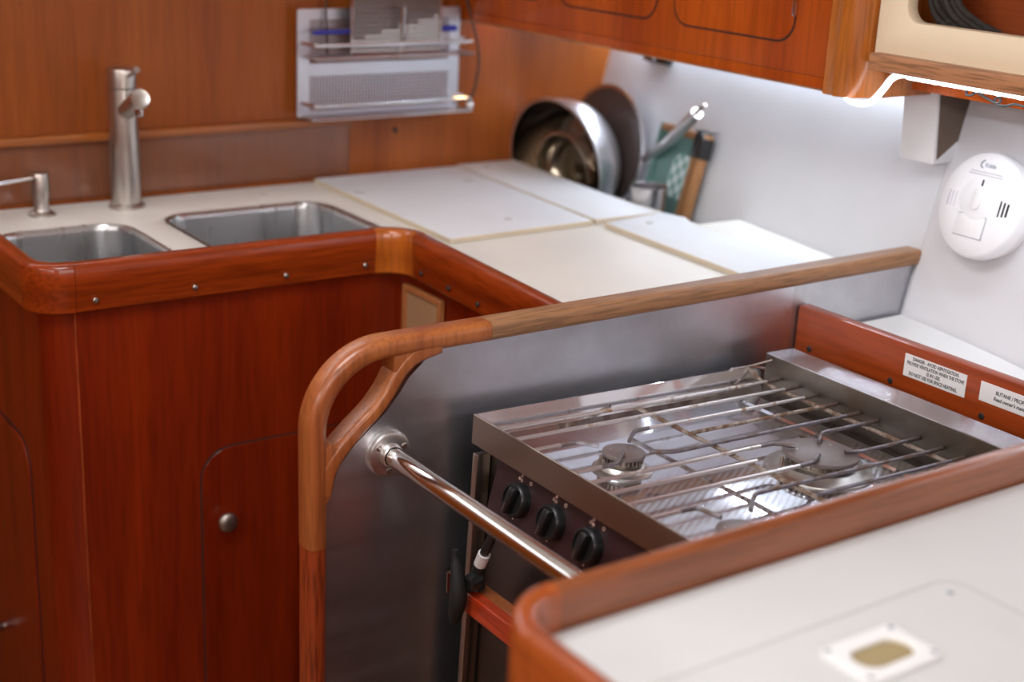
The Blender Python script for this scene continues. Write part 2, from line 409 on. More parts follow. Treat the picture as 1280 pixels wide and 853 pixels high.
def thing(name, label, cat, loc, group=None, rot=(0, 0, 0)):
    o = bpy.data.objects.new(name, None); C.objects.link(o); o.empty_display_size = .03
    o.location = loc; o.rotation_euler = rot
    ROOTM[o.name] = Matrix.LocRotScale(Vector(loc), bpy.data.objects[o.name].rotation_euler, None)
    return tag(o, label, cat, group)

def part(name, bm, m, parent, local=False, label=None, angle=35):
    """mesh given in world space (or in the thing's own space when local)"""
    r = parent
    while r.parent: r = r.parent
    inv = None if local else ROOTM[r.name].inverted()
    o = mesh_obj(name, bm, m, inv, angle)
    o.parent = parent
    if label: o['label'] = label
    return o

def solo(name, bm, m, label, cat, loc, group=None):
    """a thing that is one mesh; origin at loc"""
    o = mesh_obj(name, bm, m, Matrix.Translation(loc).inverted())
    o.location = loc
    return tag(o, label, cat, group)

def struct(name, bm, m):
    o = mesh_obj(name, bm, m); return tag(o, kind='structure')

def text_bm(body, size, origin, right, up, depth=.0003, align='CENTER', sx=1.0, bold=0, shear=0, width=None):
    cu = bpy.data.curves.new('t', 'FONT'); cu.body = body; cu.size = size; cu.align_x = align; cu.align_y = 'CENTER'
    cu.offset = bold; cu.shear = shear
    cu.extrude = depth; cu.resolution_u = 3
    o = bpy.data.objects.new('t', cu); C.objects.link(o)
    dg = bpy.context.evaluated_depsgraph_get(); dg.update()
    me = bpy.data.meshes.new_from_object(o.evaluated_get(dg))
    bm = NB(); bm.from_mesh(me)
    bpy.data.objects.remove(o); bpy.data.curves.remove(cu); bpy.data.meshes.remove(me)
    if width: sx = width/(max(v.co.x for v in bm.verts)-min(v.co.x for v in bm.verts))
    r, u = Vector(right).normalized(), Vector(up).normalized(); nrm = r.cross(u)
    mat = Matrix((( r.x*sx, u.x, nrm.x, origin[0]), (r.y*sx, u.y, nrm.y, origin[1]), (r.z*sx, u.z, nrm.z, origin[2]), (0, 0, 0, 1)))
    bm.transform(mat); return bm

def screw_bm(c, d, r=.0035, h=.0018):
    bm = NB(); lathe(bm, [(r, 0), (r, h*.4), (r*.75, h*.85), (r*.3, h), (r*.28, h*.55), (0, h*.55)], c, d, 14); return bm

# ------------------------------------------------------------------ room shell
YB = 2.31                       # back wall
def hull_x(y, z):
    d = 1.315-y
    if d > .4: d = .4+(d-.4)*.3; return 1.668-.13*d-.25*.16-.2*(d-.4)+.24*(z-.87)
    return 1.668+(-.156*d if d < 0 else -.13*d-.25*d*d)+.24*(z-.87)

def hull_panel(bm, y0, y1, off=0, z0=-.02, z1=2.0, ny=10, nz=8):
    g = [[bm.verts.new((hull_x(y0+(y1-y0)*i/ny, z0+(z1-z0)*j/nz)+off, y0+(y1-y0)*i/ny, z0+(z1-z0)*j/nz)) for j in range(nz+1)] for i in range(ny+1)]
    for i in range(ny):
        for j in range(nz): bm.faces.new((g[i][j], g[i+1][j], g[i+1][j+1], g[i][j+1]))
    r = bmesh.ops.extrude_face_region(bm, geom=bm.faces[:])
    bmesh.ops.translate(bm, vec=(.03, 0, 0), verts=[v for v in r['geom'] if isinstance(v, bmesh.types.BMVert)])
    return bm
struct('wall_right', hull_panel(NB(), 1.3135, YB+.02), M['hull'])
struct('wall_right_forward', hull_panel(NB(), -1.6, 1.3115, -.002, ny=22), M['hull2'])
struct('wall_back', box(NB(), -1.3, 2.2, YB, YB+.03, -.02, 1.36), M['wall'])
struct('wall_back_upper', plate(NB(), [(-1.3, 1.3605), (2.2, 1.3605), (2.2, 2.0), (-1.3, 2.0)], [rrect(-.45, 1.05, 1.60, 1.74, .05)], 'y', YB, YB+.03), M['ceil'])
struct('glow_pane_3', plate(NB(), rrect(-.448, 1.048, 1.602, 1.738, .048), [], 'y', YB+.012, YB+.018), M['glowglass'])  # unseen glowing strip, added for a bright line along the grab bar
struct('wall_left', box(NB(), -1.33, -1.3, -1.6, YB+.03, -.02, 2.0), M['wall'])
struct('wall_front', box(NB(), -1.3, 2.0, -1.63, -1.6, -.02, 2.0), M['wall'])
struct('floor', box(NB(), -1.3, 2.0, -1.6, YB, -.03, 0), M['floor'])
struct('ceiling', plate(NB(), [(-1.3, -1.6), (2.1, -1.6), (2.1, YB), (-1.3, YB)], [rrect(.0, .62, .75, 1.37, .05), rrect(-.75, -.1, -1.2, -.5, .05)], 'z', 1.97, 2.0), M['ceil'])
w = struct('glow_pane_1', plate(NB(), rrect(.0, .62, .75, 1.37, .05), [], 'z', 1.985, 1.992), M['glowglass'])  # made-up glowing ceiling pane, out of view
w = struct('glow_pane_2', plate(NB(), rrect(-.75, -.1, -1.2, -.5, .05), [], 'z', 1.985, 1.992), M['glowglass'])  # second made-up ceiling pane, behind the camera
struct('trim_1', box(NB(), -1.29, 1.272, 2.292, 2.3095, .996, 1.010, .003), M['trimw'])

solo('splash_panel', box(NB(), -1.0, 1.270, 2.3035, 2.3095, .902, .995, .0008, 1), M['sheet'],
     'clear glossy splash sheet fixed to the brown wall behind the sinks', 'splash panel', (.6, 2.306, .902))

# ------------------------------------------------------------------ L-shaped galley cabinet
cab = thing('galley_cabinet', 'L-shaped dark red wooden galley cabinet under the double sink', 'cabinet', (.85, 2.05, 0))
outer = [(.548, YB-.004)] + [tuple(p) for p in fillet([(.548, YB-.004), (.548, 1.821), (1.105, 1.821), (1.095, 1.345)], [.045, .012], 8)][1:] + [(1.15, 1.345), (1.15, YB-.004)]
part('panel', plate(NB(), outer, [rrect(.553, .785, 1.85, 2.155, .05), rrect(.822, 1.142, 1.85, 2.17, .05)] , 'z', .08, .8605), M['sinkcab'], cab)
part('plinth', plate(NB(), [(.6, YB-.004), (.6, 1.86), (1.12, 1.86), (1.12, 1.35), (1.15, 1.35), (1.15, YB-.004)], [], 'z', .0, .08), M['blackm'], cab)
# corner post moulding at the rounded corner
bm = NB(); box(bm, .5855, .5885, 1.8195, 1.8215, .09, .860); part('joint_strip', bm, M['teakp'], cab)
# cupboard door with rounded top
def door_outline(y, u0, u1, v0, v1, r, axis): return rrect(u0, u1, v0, v1, (r, r, r, r))
part('door_gap', plate(NB(), rrect(.760, 1.085, .10, .6245, .05), [rrect(.7625, 1.0825, .1025, .622, .048)], 'y', 1.8203, 1.8212), M['darkgap'], cab)
d = part('door', plate(NB(), rrect(.7628, 1.0822, .1028, .6217, .048), [], 'y', 1.8198, 1.8213, .0005, 1), M['sinkcab'], cab)
bm = NB(); lathe(bm, [(.008, 0), (.008, .005), (.012, .008), (.0150, .012), (.0155, .015), (.0138, .0185), (.0105, .0205), (.006, .0215), (0, .0218)], (.797, 1.820, .506), (0, -1, 0), 28)
part('knob', bm, M['knobmetal'], d)
# door on the left end of the cabinet
part('door_gap', plate(NB(), rrect(1.93, 2.22, .20, .64, .05), [rrect(1.933, 2.217, .203, .637, .048)], 'x', .5472, .5484), M['darkgap'], cab)
d = part('door', plate(NB(), rrect(1.934, 2.216, .204, .636, .048), [], 'x', .5445, .5484, .001, 1), M['sinkcab'], cab)
bm = NB(); lathe(bm, [(.006, 0), (.006, .006), (.0115, .014), (.012, .017), (.0108, .0205), (0, .021)], (.5448, 2.13, .245), (-1, 0, 0), 24)
part('knob', bm, M['screw'], d)
# vent in the inner corner
vf = part('vent_frame', plate(NB(), rrect(1.700, 1.809, .66, .842, .004), [rrect(1.709, 1.800, .669, .833, .003)], 'x', 1.092, 1.101, .0008, 1), M['ventf'], cab)
part('vent_panel', box(NB(), 1.0965, 1.102, 1.708, 1.801, .668, .834), M['vent'], vf)
# recess behind the lids
part('recess_shelf', plate(NB(), [(1.63, 1.73), (hull_x(1.73, .80)-.004, 1.73), (hull_x(2.3, .80)-.004, 2.3), (1.63, 2.3)], [], 'z', .782, .797), M['worktop2'], cab)

# worktop with sink cut-outs
wt = thing('worktop', 'white L-shaped laminate worktop around the sinks with a recess by the hull', 'worktop', (1.1, 2.05, .87))
outer = [(.556, 2.3)] + [tuple(p) for p in fillet([(.556, 2.3), (.556, 1.834), (1.114, 1.834), (1.082, 1.346)], [.035, .05], 8)][1:]
outer += [(hull_x(1.346, .88)-.004, 1.346), (hull_x(1.742, .88)-.004, 1.742), (1.642, 1.745), (1.642, 2.3)]
SL = rrect(.566, .776, 1.868, 2.142, .05, 8); SR = rrect(.836, 1.130, 1.868, 2.156, .05, 8)
part('top', plate(NB(), outer, [SL, SR], 'z', .8625, .894, .0015, 2), M['worktop'], wt)
bm = NB()
for (px_, py_) in ((1.063, 2.233),): lathe(bm, [(.006, 0), (.006, .0012), (.004, .0016), (0, .0016)], (px_, py_, .894), (0, 0, 1), 16)
part('hole_plug', bm, M['gap'], wt)

def basin(loop, label, c, depth):
    cx, cy = c
    bm = NB(); rings = []
    def ring(s, z): return [bm.verts.new((cx+(x-cx)*s, cy+(y-cy)*s, z)) for x, y in loop]
    for s, z in ((1.012, .8962), (.985, .8965), (.968, .8945), (.962, .885), (.945, .80), (.93, .894-depth+.035), (.90, .894-depth+.012), (.84, .894-depth+.002), (.5, .894-depth), (.12, .894-depth-.002)):
        rings.append(ring(s, z))
    for a, b in zip(rings, rings[1:]):
        for k in range(len(a)): bm.faces.new((a[k], a[(k+1) % len(a)], b[(k+1) % len(a)], b[k]))
    bm.faces.new(rings[-1])
    o = thing('sink_basin', label, 'sink', (cx, cy, .894-depth))
    part('bowl', bm, M['sink'], o, angle=50)
    bm = NB(); lathe(bm, [(.028, .0), (.028, .002), (.022, .003), (.02, 0), (.008, 0), (0, .004)], (cx, cy, .8925-depth), (0, 0, 1), 24)
    part('drain', bm, M['chrome'], o)
basin(SL, 'smaller stainless sink basin at the left, beside the soap dispenser', (.671, 2.005), .15)
basin(SR, 'larger stainless sink basin to the right of the faucet', (.983, 2.012), .16)

# fiddle round the worktop edge
fd = thing('counter_fiddle', 'varnished wooden fiddle rail around the sink worktop edge', 'rail', (.8, 1.806, .862))
def fid_prof(t, z0, z1, r=.006):
    return [(-t/2, z0+.003), (-t/2+.003, z0), (t/2-.0045, z0), (t/2-.0018, z0+.003), (t/2-.0018, z0+.0245), (t/2, z0+.0275), (t/2, z1-r), (t/2-r*.4, z1-r*.35), (t/2-r, z1), (-t/2+r, z1), (-t/2+r*.4, z1-r*.35), (-t/2, z1-r)]
T = .024
A = [(.541, 2.298), (.541, 1.818), (1.098, 1.818), (1.064, 1.346)]
def seg_path(pts): return [(p[0], p[1], 0) for p in pts]
def cut(path, a, b): return path[a:b]
full = fillet(A, [.045, .05], 12)   # 0 start, 1..13 first corner, 14..26 second corner, 27 end
PZ = fid_prof(T, .862, .930)
part('side_rail', sweep(NB(), seg_path(full[0:2]), PZ, (0, 0, 1)), M['fiddle_y'], fd)
part('corner_block', sweep(NB(), seg_path(full[1:14]), fid_prof(T+.0015, .8615, .9305), (0, 0, 1)), M['fiddle_x'], fd)
part('front_rail', sweep(NB(), seg_path(full[13:15]), PZ, (0, 0, 1)), M['fiddle_x'], fd)
part('corner_block', sweep(NB(), seg_path(full[14:27]), fid_prof(T+.0015, .8615, .9305), (0, 0, 1)), M['block'], fd, label='paler inside corner block')
part('end_rail', sweep(NB(), seg_path(full[26:28]), PZ, (0, 0, 1)), M['fiddle_y'], fd)
for x in (.612, .754, .894, 1.026):
    part('screw', screw_bm((x, 1.8062, .878), (0, -1, 0), .0042, .0026), M['screw'], fd)
for y, x in ((1.735, 1.0800), (1.650, 1.0739), (1.565, 1.0678), (1.48, 1.0617)):
    part('screw', screw_bm((x, y, .877), (-1, .07, 0), .0042, .0026), M['screwd'], fd)

# lids on the counter
def lid(outl, z0, z1, label, cut_side=None):
    cx = sum(p[0] for p in outl)/len(outl); cy = sum(p[1] for p in outl)/len(outl)
    o = thing('countertop_hatch', label, 'hatch', (cx, cy, z0))
    bm = plate(NB(), outl, [], 'z', z0, z1, .0012, 2)
    for f in bm.faces:
        if abs(f.normal.z) < .5: f.material_index = 1
    part('board', bm, [M['lid'], M['edge']], o)
    return o
l1 = lid([(1.176, 1.806), (1.462, 1.812), (1.500, 2.285), (1.188, 2.285)], .8945, .9035, 'large square white counter lid nearest the sinks and back wall')
l2 = lid([(1.472, 1.815), (1.603, 1.815), (1.640, 2.298), (1.507, 2.298)], .8945, .9030, 'narrow white counter lid running in front of the leaning bowls')
l3 = lid([(1.455, 1.352), (1.608, 1.352), (1.601, 1.715), (1.628, 1.765), (1.615, 1.808), (1.592, 1.808), (1.473, 1.793)], .8945, .9030, 'white counter lid against the hull behind the stove partition')
for (p, o, ln, a) in (((1.206, 2.150), l1, .022, .9), ((1.442, 2.160), l1, .022, .9), ((1.334, 1.876), l1, .014, .3), ((1.54, 1.757), l3, .014, .1), ((1.548, 2.255), l2, .012, .3)):
    bm = NB(); z = .9036
    pts = [(p[0]+ln/2*math.cos(t)*math.cos(a)-.005*math.sin(t)*math.sin(a), p[1]-ln/2*math.cos(t)*math.sin(a)-.005*math.sin(t)*math.cos(a)) for t in [2*PI*k/16 for k in range(16)]]
    plate(bm, pts, [], 'z', z-.0012, z+.0004)
    part('finger_hole', bm, M['gap'], o)

# ------------------------------------------------------------------ faucet and soap dispenser
f = thing('faucet', 'brushed nickel column faucet standing between the two sinks', 'faucet', (.818, 2.239, .894))
bm = NB(); lathe(bm, [(.029, 0), (.029, .004), (.026, .008), (.0225, .010)], (.818, 2.239, .894), n=36); part('base_ring', bm, M['faucet'], f)
bm = NB(); lathe(bm, [(.0225, .008), (.0235, .02), (.0238, .06), (.0232, .12), (.0228, .188), (.0225, .196)], (.818, 2.239, .894), n=36); part('body', bm, M['faucet'], f)
bm = NB(); lathe(bm, [(.0215, .197), (.0228, .1985), (.0232, .224), (.0225, .228), (.019, .2295), (0, .230)], (.818, 2.239, .894), n=36); part('cap', bm, M['faucet'], f)
bm = NB(); tube(bm, [(.821, 2.222, 1.112), (.819, 2.196, 1.120), (.8175, 2.170, 1.129)], .005, 12, [.0045, .0045, .0055]); part('lever', bm, M['chrome'], f)
s = part('spout', lathe(NB(), [(.0145, 0), (.0148, .04), (.0155, .072), (.016, .088), (.0148, .091), (.012, .090), (0, .090)], (.818, 2.228, 1.055), (-.07, -.925, .37), 28), M['faucet'], f)
bm = NB(); lathe(bm, [(.007, 0), (.007, .012), (.006, .015), (0, .015)], (.812, 2.152, 1.074), (0, 0, -1), 16); part('nozzle', bm, M['chrome'], s)

f = thing('soap_dispenser', 'small brushed nickel soap dispenser beside the left sink', 'soap dispenser', (.678, 2.239, .894))
bm = NB(); lathe(bm, [(.0215, 0), (.0215, .003), (.018, .006), (.013, .008), (.0118, .012), (.0118, .030)], (.678, 2.239, .894), n=28); part('base', bm, M['faucet'], f)
bm = NB(); lathe(bm, [(.0135, .030), (.0138, .066), (.0128, .069), (0, .0695)], (.678, 2.239, .894), n=28); part('pump_head', bm, M['faucet'], f)
bm = NB(); tube(bm, [(.674, 2.237, .957), (.62, 2.195, .963), (.57, 2.155, .968), (.54, 2.13, .969), (.532, 2.124, .960)], .004, 10); part('nozzle', bm, M['chrome'], f)

# ------------------------------------------------------------------ wall rack
rk = thing('wall_rack', 'two-tier perforated metal rack on the back wall', 'rack', (1.32, 2.305, 1.015))
def perf(bm, x0, x1, z0, z1, y, pitch=.0078, bar=.40):
    nx = round((x1-x0)/pitch); nz = round((z1-z0)/pitch); dx = (x1-x0)/nx; dz = (z1-z0)/nz
    hx, hz = dx*bar/2, dz*bar/2
    for i in range(nx+1):
        for j in range(nz+1):
            cx, cz = x0+i*dx, z0+j*dz
            a = [bm.verts.new((cx+sx*hx, y, cz+sz*hz)) for sx, sz in ((-1, -1), (1, -1), (1, 1), (-1, 1))]
            bm.faces.new(a)
            if i < nx: bm.faces.new([bm.verts.new(q) for q in ((cx+hx, y, cz-hz), (cx+dx-hx, y, cz-hz), (cx+dx-hx, y, cz+hz), (cx+hx, y, cz+hz))])
            if j < nz: bm.faces.new([bm.verts.new(q) for q in ((cx-hx, y, cz+hz), (cx+hx, y, cz+hz), (cx+hx, y, cz+dz-hz), (cx-hx, y, cz+dz-hz))])
    bmesh.ops.remove_doubles(bm, verts=bm.verts[:], dist=1e-5)
    r = bmesh.ops.extrude_face_region(bm, geom=bm.faces[:])
    bmesh.ops.translate(bm, vec=(0, .0015, 0), verts=[v for v in r['geom'] if isinstance(v, bmesh.types.BMVert)])
    return bm
part('back_frame', plate(NB(), rrect(1.154, 1.493, 1.016, 1.206, .004), [[(1.178, 1.187), (1.470, 1.187), (1.470, 1.128), (1.178, 1.128)][::-1], [(1.178, 1.122), (1.470, 1.122), (1.470, 1.111), (1.178, 1.111)][::-1], [(1.178, 1.088), (1.470, 1.088), (1.470, 1.026), (1.178, 1.026)][::-1]], 'y', 2.285, 2.288), M['rack'], rk)
part('perforated_panel', perf(NB(), 1.176, 1.472, 1.127, 1.188, 2.2855, .0062, .27), M['rack'], rk)
part('perforated_panel', perf(NB(), 1.176, 1.472, 1.025, 1.089, 2.2855, .0062, .27), M['rack'], rk)
for z in (1.126, 1.020):
    part('shelf', box(NB(), 1.157, 1.490, 2.230, 2.286, z-.0015, z+.0015, .0006, 1), M['rack'], rk)
for z in (1.149, 1.0435):
    bm = NB(); tube(bm, [(1.160, 2.284, z), (1.160, 2.236, z), (1.164, 2.231, z), (1.170, 2.230, z), (1.478, 2.230, z), (1.484, 2.231, z), (1.488, 2.236, z), (1.488, 2.284, z)], .0036, 10)
    part('rail', bm, M['chrome'], rk)
bm = NB(); tube(bm, [(1.162, 2.229, 1.0205), (1.488, 2.229, 1.0205)], .003, 8); tube(bm, [(1.162, 2.229, 1.1265), (1.488, 2.229, 1.1265)], .003, 8); part('edge_wire', bm, M['chrome'], rk)
for x in (1.19, 1.46):
    part('wall_spacer', lathe(NB(), [(.008, 0), (.008, .022)], (x, 2.288, 1.198), (0, 1, 0), 16), M['chrome'], rk)

g = thing('grater', 'flat metal grater standing in the top tier of the wall rack', 'grater', (1.338, 2.256, 1.1275))
part('sheet', perf(NB(), 1.247, 1.430, 1.130, 1.345, 2.256, .0083, .72), M['grater'], g)
bm = NB(); tube(bm, [(1.2465, 2.256, 1.350), (1.2465, 2.256, 1.1295), (1.431, 2.256, 1.1295), (1.431, 2.256, 1.350), (1.2465, 2.256, 1.350)], .0025, 8); part('wire_frame', bm, M['chrome'], g)
bm = NB()
bm2 = NB()
for i in range(24):
    for j in range(25):
        x = 1.2505+i*.0076+(.0038 if j % 2 else 0); z = 1.1345+j*.0083
        if x > 1.428: continue
        low = z < 1.155+(x-1.25)*.22; q = .0036 if low else .0023
        lathe(bm2 if low else bm, [(q, 0), (q*.92, q*.38), (q*.7, q*.7), (q*.36, q*.92), (0, q)], (x, 2.2562, z), (0, -1, .1), 8)
part('teeth', bm, M['grater'], g)
part('teeth', bm2, M['chrome'], g, label='shiny coarse teeth')
c = thing('tablespoon', 'small upright metal spoon handle in front of the grater', 'spoon', (1.342, 2.240, 1.128))
bm = NB(); tube(bm, [(1.342, 2.246, 1.1285), (1.342, 2.243, 1.16), (1.3415, 2.241, 1.195), (1.341, 2.240, 1.212)], .0045, 10, [.003, .003, .0042, .0048]); part('handle', bm, M['chrome'], c)
bm = NB(); tube(bm, [(1.178, 2.272, 1.1665), (1.300, 2.272, 1.167), (1.470, 2.272, 1.1685)], .0038, 10)
bm2 = NB(); lathe(bm2, [(.0055, 0), (.006, .004), (.006, .02), (.0055, .024)], (1.452, 2.272, 1.1683), (1, 0, .01), 12)
b = thing('blue_stick', 'thin blue stick lying along the top tier of the wall rack', 'stick', (1.324, 2.272, 1.163)); part('shaft', bm, M['blue'], b); part('grip', bm2, M['blue'], b)
b = thing('hanging_skewer', 'dark thin utensil hanging in front of the wall rack left of the grater', 'utensil', (1.206, 2.276, 1.13))
bm = NB(); tube(bm, [(1.206, 2.280, 1.30), (1.206, 2.278, 1.20), (1.206, 2.274, 1.155), (1.206, 2.272, 1.1285)], .0022, 8); part('shaft', bm, M['screwd'], b)
bm = NB(); lathe(bm, [(.003, 0), (.0045, .01), (.0045, .06), (.003, .066)], (1.206, 2.280, 1.25), (0, 0, 1), 10); part('handle', bm, M['black'], b)
b = thing('power_cable', 'thin dark cord hanging down the right edge of the wall rack', 'cable', (1.50, 2.262, 1.02))
bm = NB(); tube(bm, smooth_path([(1.497, 2.28, 1.30), (1.497, 2.275, 1.235), (1.506, 2.262, 1.18), (1.515, 2.256, 1.14), (1.518, 2.254, 1.10), (1.510, 2.254, 1.055), (1.502, 2.256, 1.035)]), .0024, 8); part('cord', bm, M['rope'], b)
bm = NB(); lathe(bm, [(.003, 0), (.0065, .004), (.0075, .012), (.006, .02), (.003, .023)], (1.502, 2.255, 1.013), (0, 0, 1), 14); part('pull_tab', bm, M['flange'], b)

# screws in the wall below the rack
solo('wall_screw', screw_bm((1.371, 2.3098, .977), (0, -1, 0), .0055, .003), M['screwd'], 'dark round screw head in the brown wall below the rack', 'screw', (1.371, 2.3098, .977))

# ------------------------------------------------------------------ pots in the recess
SB = .797
def bowl_thing(name, label, c, d, R, depth, foot, mat, inner=None, th=.0022, roll=.004, n=48):
    """round bowl: rim centre c, axis d from the rim to the base"""
    o = thing(name, label, 'bowl', c)
    prof_in = []; prof_out = []
    for k in range(13):
        a = k/12*PI/2
        r = foot+(R-foot)*math.cos(a)**.62 if k < 12 else foot
        h = depth*math.sin(a)
        prof_out.append((r, h))
    pin = [(max(r-th, 0), h-th*(k/12)) for k, (r, h) in enumerate(prof_out)]
    prof = [(0, depth-th)] + [(foot*.6, depth-th)] + pin[::-1] + [(R-th, -.001), (R+roll*.2, -.0022), (R+roll, -.001), (R+roll, .0015), (R, .0025)] + prof_out[1:] + [(foot*.6, depth), (0, depth)]
    k = 2+len(pin)
    bm = NB(); lathe(bm, prof[:k+1], c, d, n); bmesh.ops.delete(bm, geom=[f for f in bm.faces if len(f.verts) > 4], context='FACES_ONLY'); part('inside', bm, inner or mat, o, angle=60)
    bm = NB(); lathe(bm, prof[k:], c, d, n); bmesh.ops.delete(bm, geom=[f for f in bm.faces if len(f.verts) > 4], context='FACES_ONLY'); part('shell', bm, mat, o, angle=60)
    return o
ax1 = Vector((.93, .10, .12)).normalized()
bowl_thing('mixing_bowl', 'large stainless mixing bowl on its side, mouth facing the sinks', (1.655, 2.180, .914), ax1, .1270, .096, .045, M['bowl'], M['bowlinside'])
ax2 = Vector((.93, .08, .10)).normalized()
bowl_thing('small_bowl', 'small stainless bowl nested inside the large mixing bowl', (1.682, 2.190, .898), ax2, .0735, .048, .030, M['bowlin'])
pn = thing('frying_pan', 'dark coated pan with steel handle leaning behind the mixing bowl', 'pan', (1.770, 2.155, .945))
ax3 = Vector((.975, -.02, -.10)).normalized(); pc = Vector((1.766, 2.172, .942))
bm = NB(); lathe(bm, [(0, .030), (.085, .030), (.100, .026), (.1165, .001)], pc, ax3, 48)
bm.faces.ensure_lookup_table()
part('coating', bm, M['panin'], pn, angle=60)
bm = NB(); lathe(bm, [(.1165, .0012), (.1215, -.001), (.1245, .0005), (.1245, .003), (.104, .030), (.085, .034), (0, .034)], pc, ax3, 48); part('shell', bm, M['pan'], pn, angle=60)
bm = NB(); tube(bm, [pc+Vector((.010, -.108, -.010)), (1.765, 2.03, .950), (1.748, 1.955, .995), (1.728, 1.868, 1.060)], .0085, 14, [.008, .0095, .0105, .0110]); hd = part('handle', bm, M['flange'], pn)
bm = NB(); tube(bm, [(1.729, 1.872, 1.058), (1.726, 1.854, 1.072), (1.724, 1.844, 1.078)], .003, 10, [.005, .004, .003]); part('hanging_tip', bm, M['screw'], hd)

# teal tray leaning on the hull: own space x = depth, y along hull, z up
TY = math.atan(.24)
tr = thing('serving_tray', 'teal tray with wooden frame and checked oval leaning on the hull', 'tray', (1.718, 1.953, .7975), rot=(0, TY, -.15))
TW, TH_ = .075, .226
part('panel', box(NB(), .006, .012, -TW+.008, TW-.008, .008, TH_-.008), M['teal'], tr, local=True)
for nm, a in (('frame_side', (-.006, .016, -TW-.004, -TW+.022, .004, TH_)), ('edge_strip', (-.003, .013, TW-.008, TW, .004, TH_)), ('frame_end', (-.004, .014, -TW+.022, TW-.008, TH_-.014, TH_)), ('frame_end', (-.004, .014, -TW+.022, TW-.008, .004, .018))):
    part(nm, box(NB(), *a, .003), M['teal'] if nm == 'edge_strip' else M['trayw'], tr, local=True)
part('corner_guard', plate(NB(), rrect(-TW-.0065, -TW+.024, TH_-.044, TH_+.004, (.012, .02, .002, .002)), [], 'x', -.0085, .018, .002), M['black'], tr, local=True, label='black corner guard')
part('checked_oval', plate(NB(), rrect(-.052, .012, .098, .180, .026, 8), [], 'x', .0045, .0062), M['check'], tr, local=True, label='teal and white checked oval')
mg = thing('steel_beaker', 'plain steel beaker low in the recess in front of the teal tray', 'beaker', (1.679, 1.925, .797))
bm = NB(); lathe(bm, [(0, .003), (.030, .003), (.0325, .122), (.0345, .124), (.0345, .122), (.0335, .119), (.031, .01), (.029, .0005), (0, 0)], (1.679, 1.925, .7975), n=36); part('cup', bm, M['pan'], mg)

# ------------------------------------------------------------------ hull locker
XL = 1.505
lk = thing('hull_locker', 'varnished wooden wall locker with rounded doors above the counter', 'cabinet', (1.62, 1.85, 1.183))
outer = [(XL, YB-.004), (XL, 1.372), (1.56, 1.372), (1.745, 1.372), (1.885, YB-.004)]
part('body', plate(NB(), outer, [], 'z', 1.1985, 1.968, .002), M['hullcab'], lk)
part('face_board', box(NB(), XL, XL+.016, 1.3735, YB-.004, 1.183, 1.1983, .0006, 1), M['hullcab'], lk)
part('soffit', plate(NB(), [(XL+.017, 1.375), (hull_x(1.375, 1.197)-.001, 1.375), (hull_x(YB-.006, 1.197)-.001, YB-.006), (XL+.017, YB-.006)], [], 'z', 1.1970, 1.1984), M['worktop2'], lk)
part('bottom_edge', box(NB(), XL-.0015, XL+.016, 1.374, YB-.006, 1.1805, 1.1829, .0008, 1), M['batten'], lk)
bm = NB(); pts = [(XL-.002, 1.3745), (XL-.002, 1.358)] + [(1.560-.062*math.cos(a), 1.358-.042*math.sin(a)) for a in [PI/2*k/10 for k in range(1, 11)]] + [(1.70, 1.316), (1.70, 1.3745)]
plate(bm, pts, [], 'z', 1.177, 1.968, .002); part('corner_post', bm, M['pillar'], lk, label='paler rounded corner post')
for (y0, y1) in ((1.443, 1.697), (1.742, 1.995), (2.045, 2.285)):
    part('door_gap', plate(NB(), rrect(y0-.003, y1+.003, 1.237, 1.60, .034), [rrect(y0-.0005, y1+.0005, 1.2395, 1.5975, .032)], 'x', XL-.0008, XL+.002), M['darkgap'], lk)
    dr = part('door', plate(NB(), rrect(y0, y1, 1.240, 1.597, .0315), [], 'x', XL-.0016, XL+.002, .0007, 1), M['hullcab'], lk)
    part('catch', box(NB(), XL-.007, XL-.001, y0-.005, y0+.001, 1.276, 1.315, .0015), M['chrome'], dr)
part('dust_panel', box(NB(), 1.60, 1.612, .2, 1.30, 1.190, 1.222), M['hullcab'], lk)

# cream open locker with batten and rope
ol = thing('open_locker', 'cream open-fronted locker with a wooden batten above the alarm', 'cabinet', (1.60, .8, 1.222))
part('front_frame', plate(NB(), [(.10, 1.236), (1.3150, 1.236), (1.3150, 1.968), (.10, 1.968)], [rrect(.20, 1.268, 1.287, 1.90, .022)[::-1]], 'x', 1.530, 1.552, .003, 2), M['cream'], ol)
part('batten', box(NB(), 1.512, 1.548, .10, 1.3080, 1.2195, 1.2425, .003), M['batten'], ol, label='wooden batten along the bottom')
part('back_panel', box(NB(), 1.655, 1.668, .10, 1.2985, 1.262, 1.968), M['interior'], ol)
part('shelf', box(NB(), 1.548, 1.66, .10, 1.2985, 1.243, 1.274), M['divider'], ol)
part('divider', box(NB(), 1.556, 1.655, 1.045, 1.065, 1.273, 1.968), M['divider'], ol)
rp = thing('rope_coil', 'dark braided rope hanging inside the open cream locker', 'rope', (1.58, 1.245, 1.275))
for k in range(6):
    bm = NB(); o = random.uniform(-.008, .008)
    tube(bm, smooth_path([(1.572+.006*(k % 3), 1.285-.006*k, 1.42), (1.570+.005*(k % 2), 1.276-.008*k, 1.36), (1.574+o*.4, 1.266-.009*k, 1.315), (1.578+.006*(k % 3), 1.256-.0115*k, 1.292), (1.588+.004*k, 1.240-.013*k, 1.2795)], 8), .0042, 8)
    for v in bm.verts: v.co += Vector((math.sin(v.co.z*900+k), math.cos(v.co.z*900+k), 0))*.0007
    part('strand', bm, M['rope'], rp)

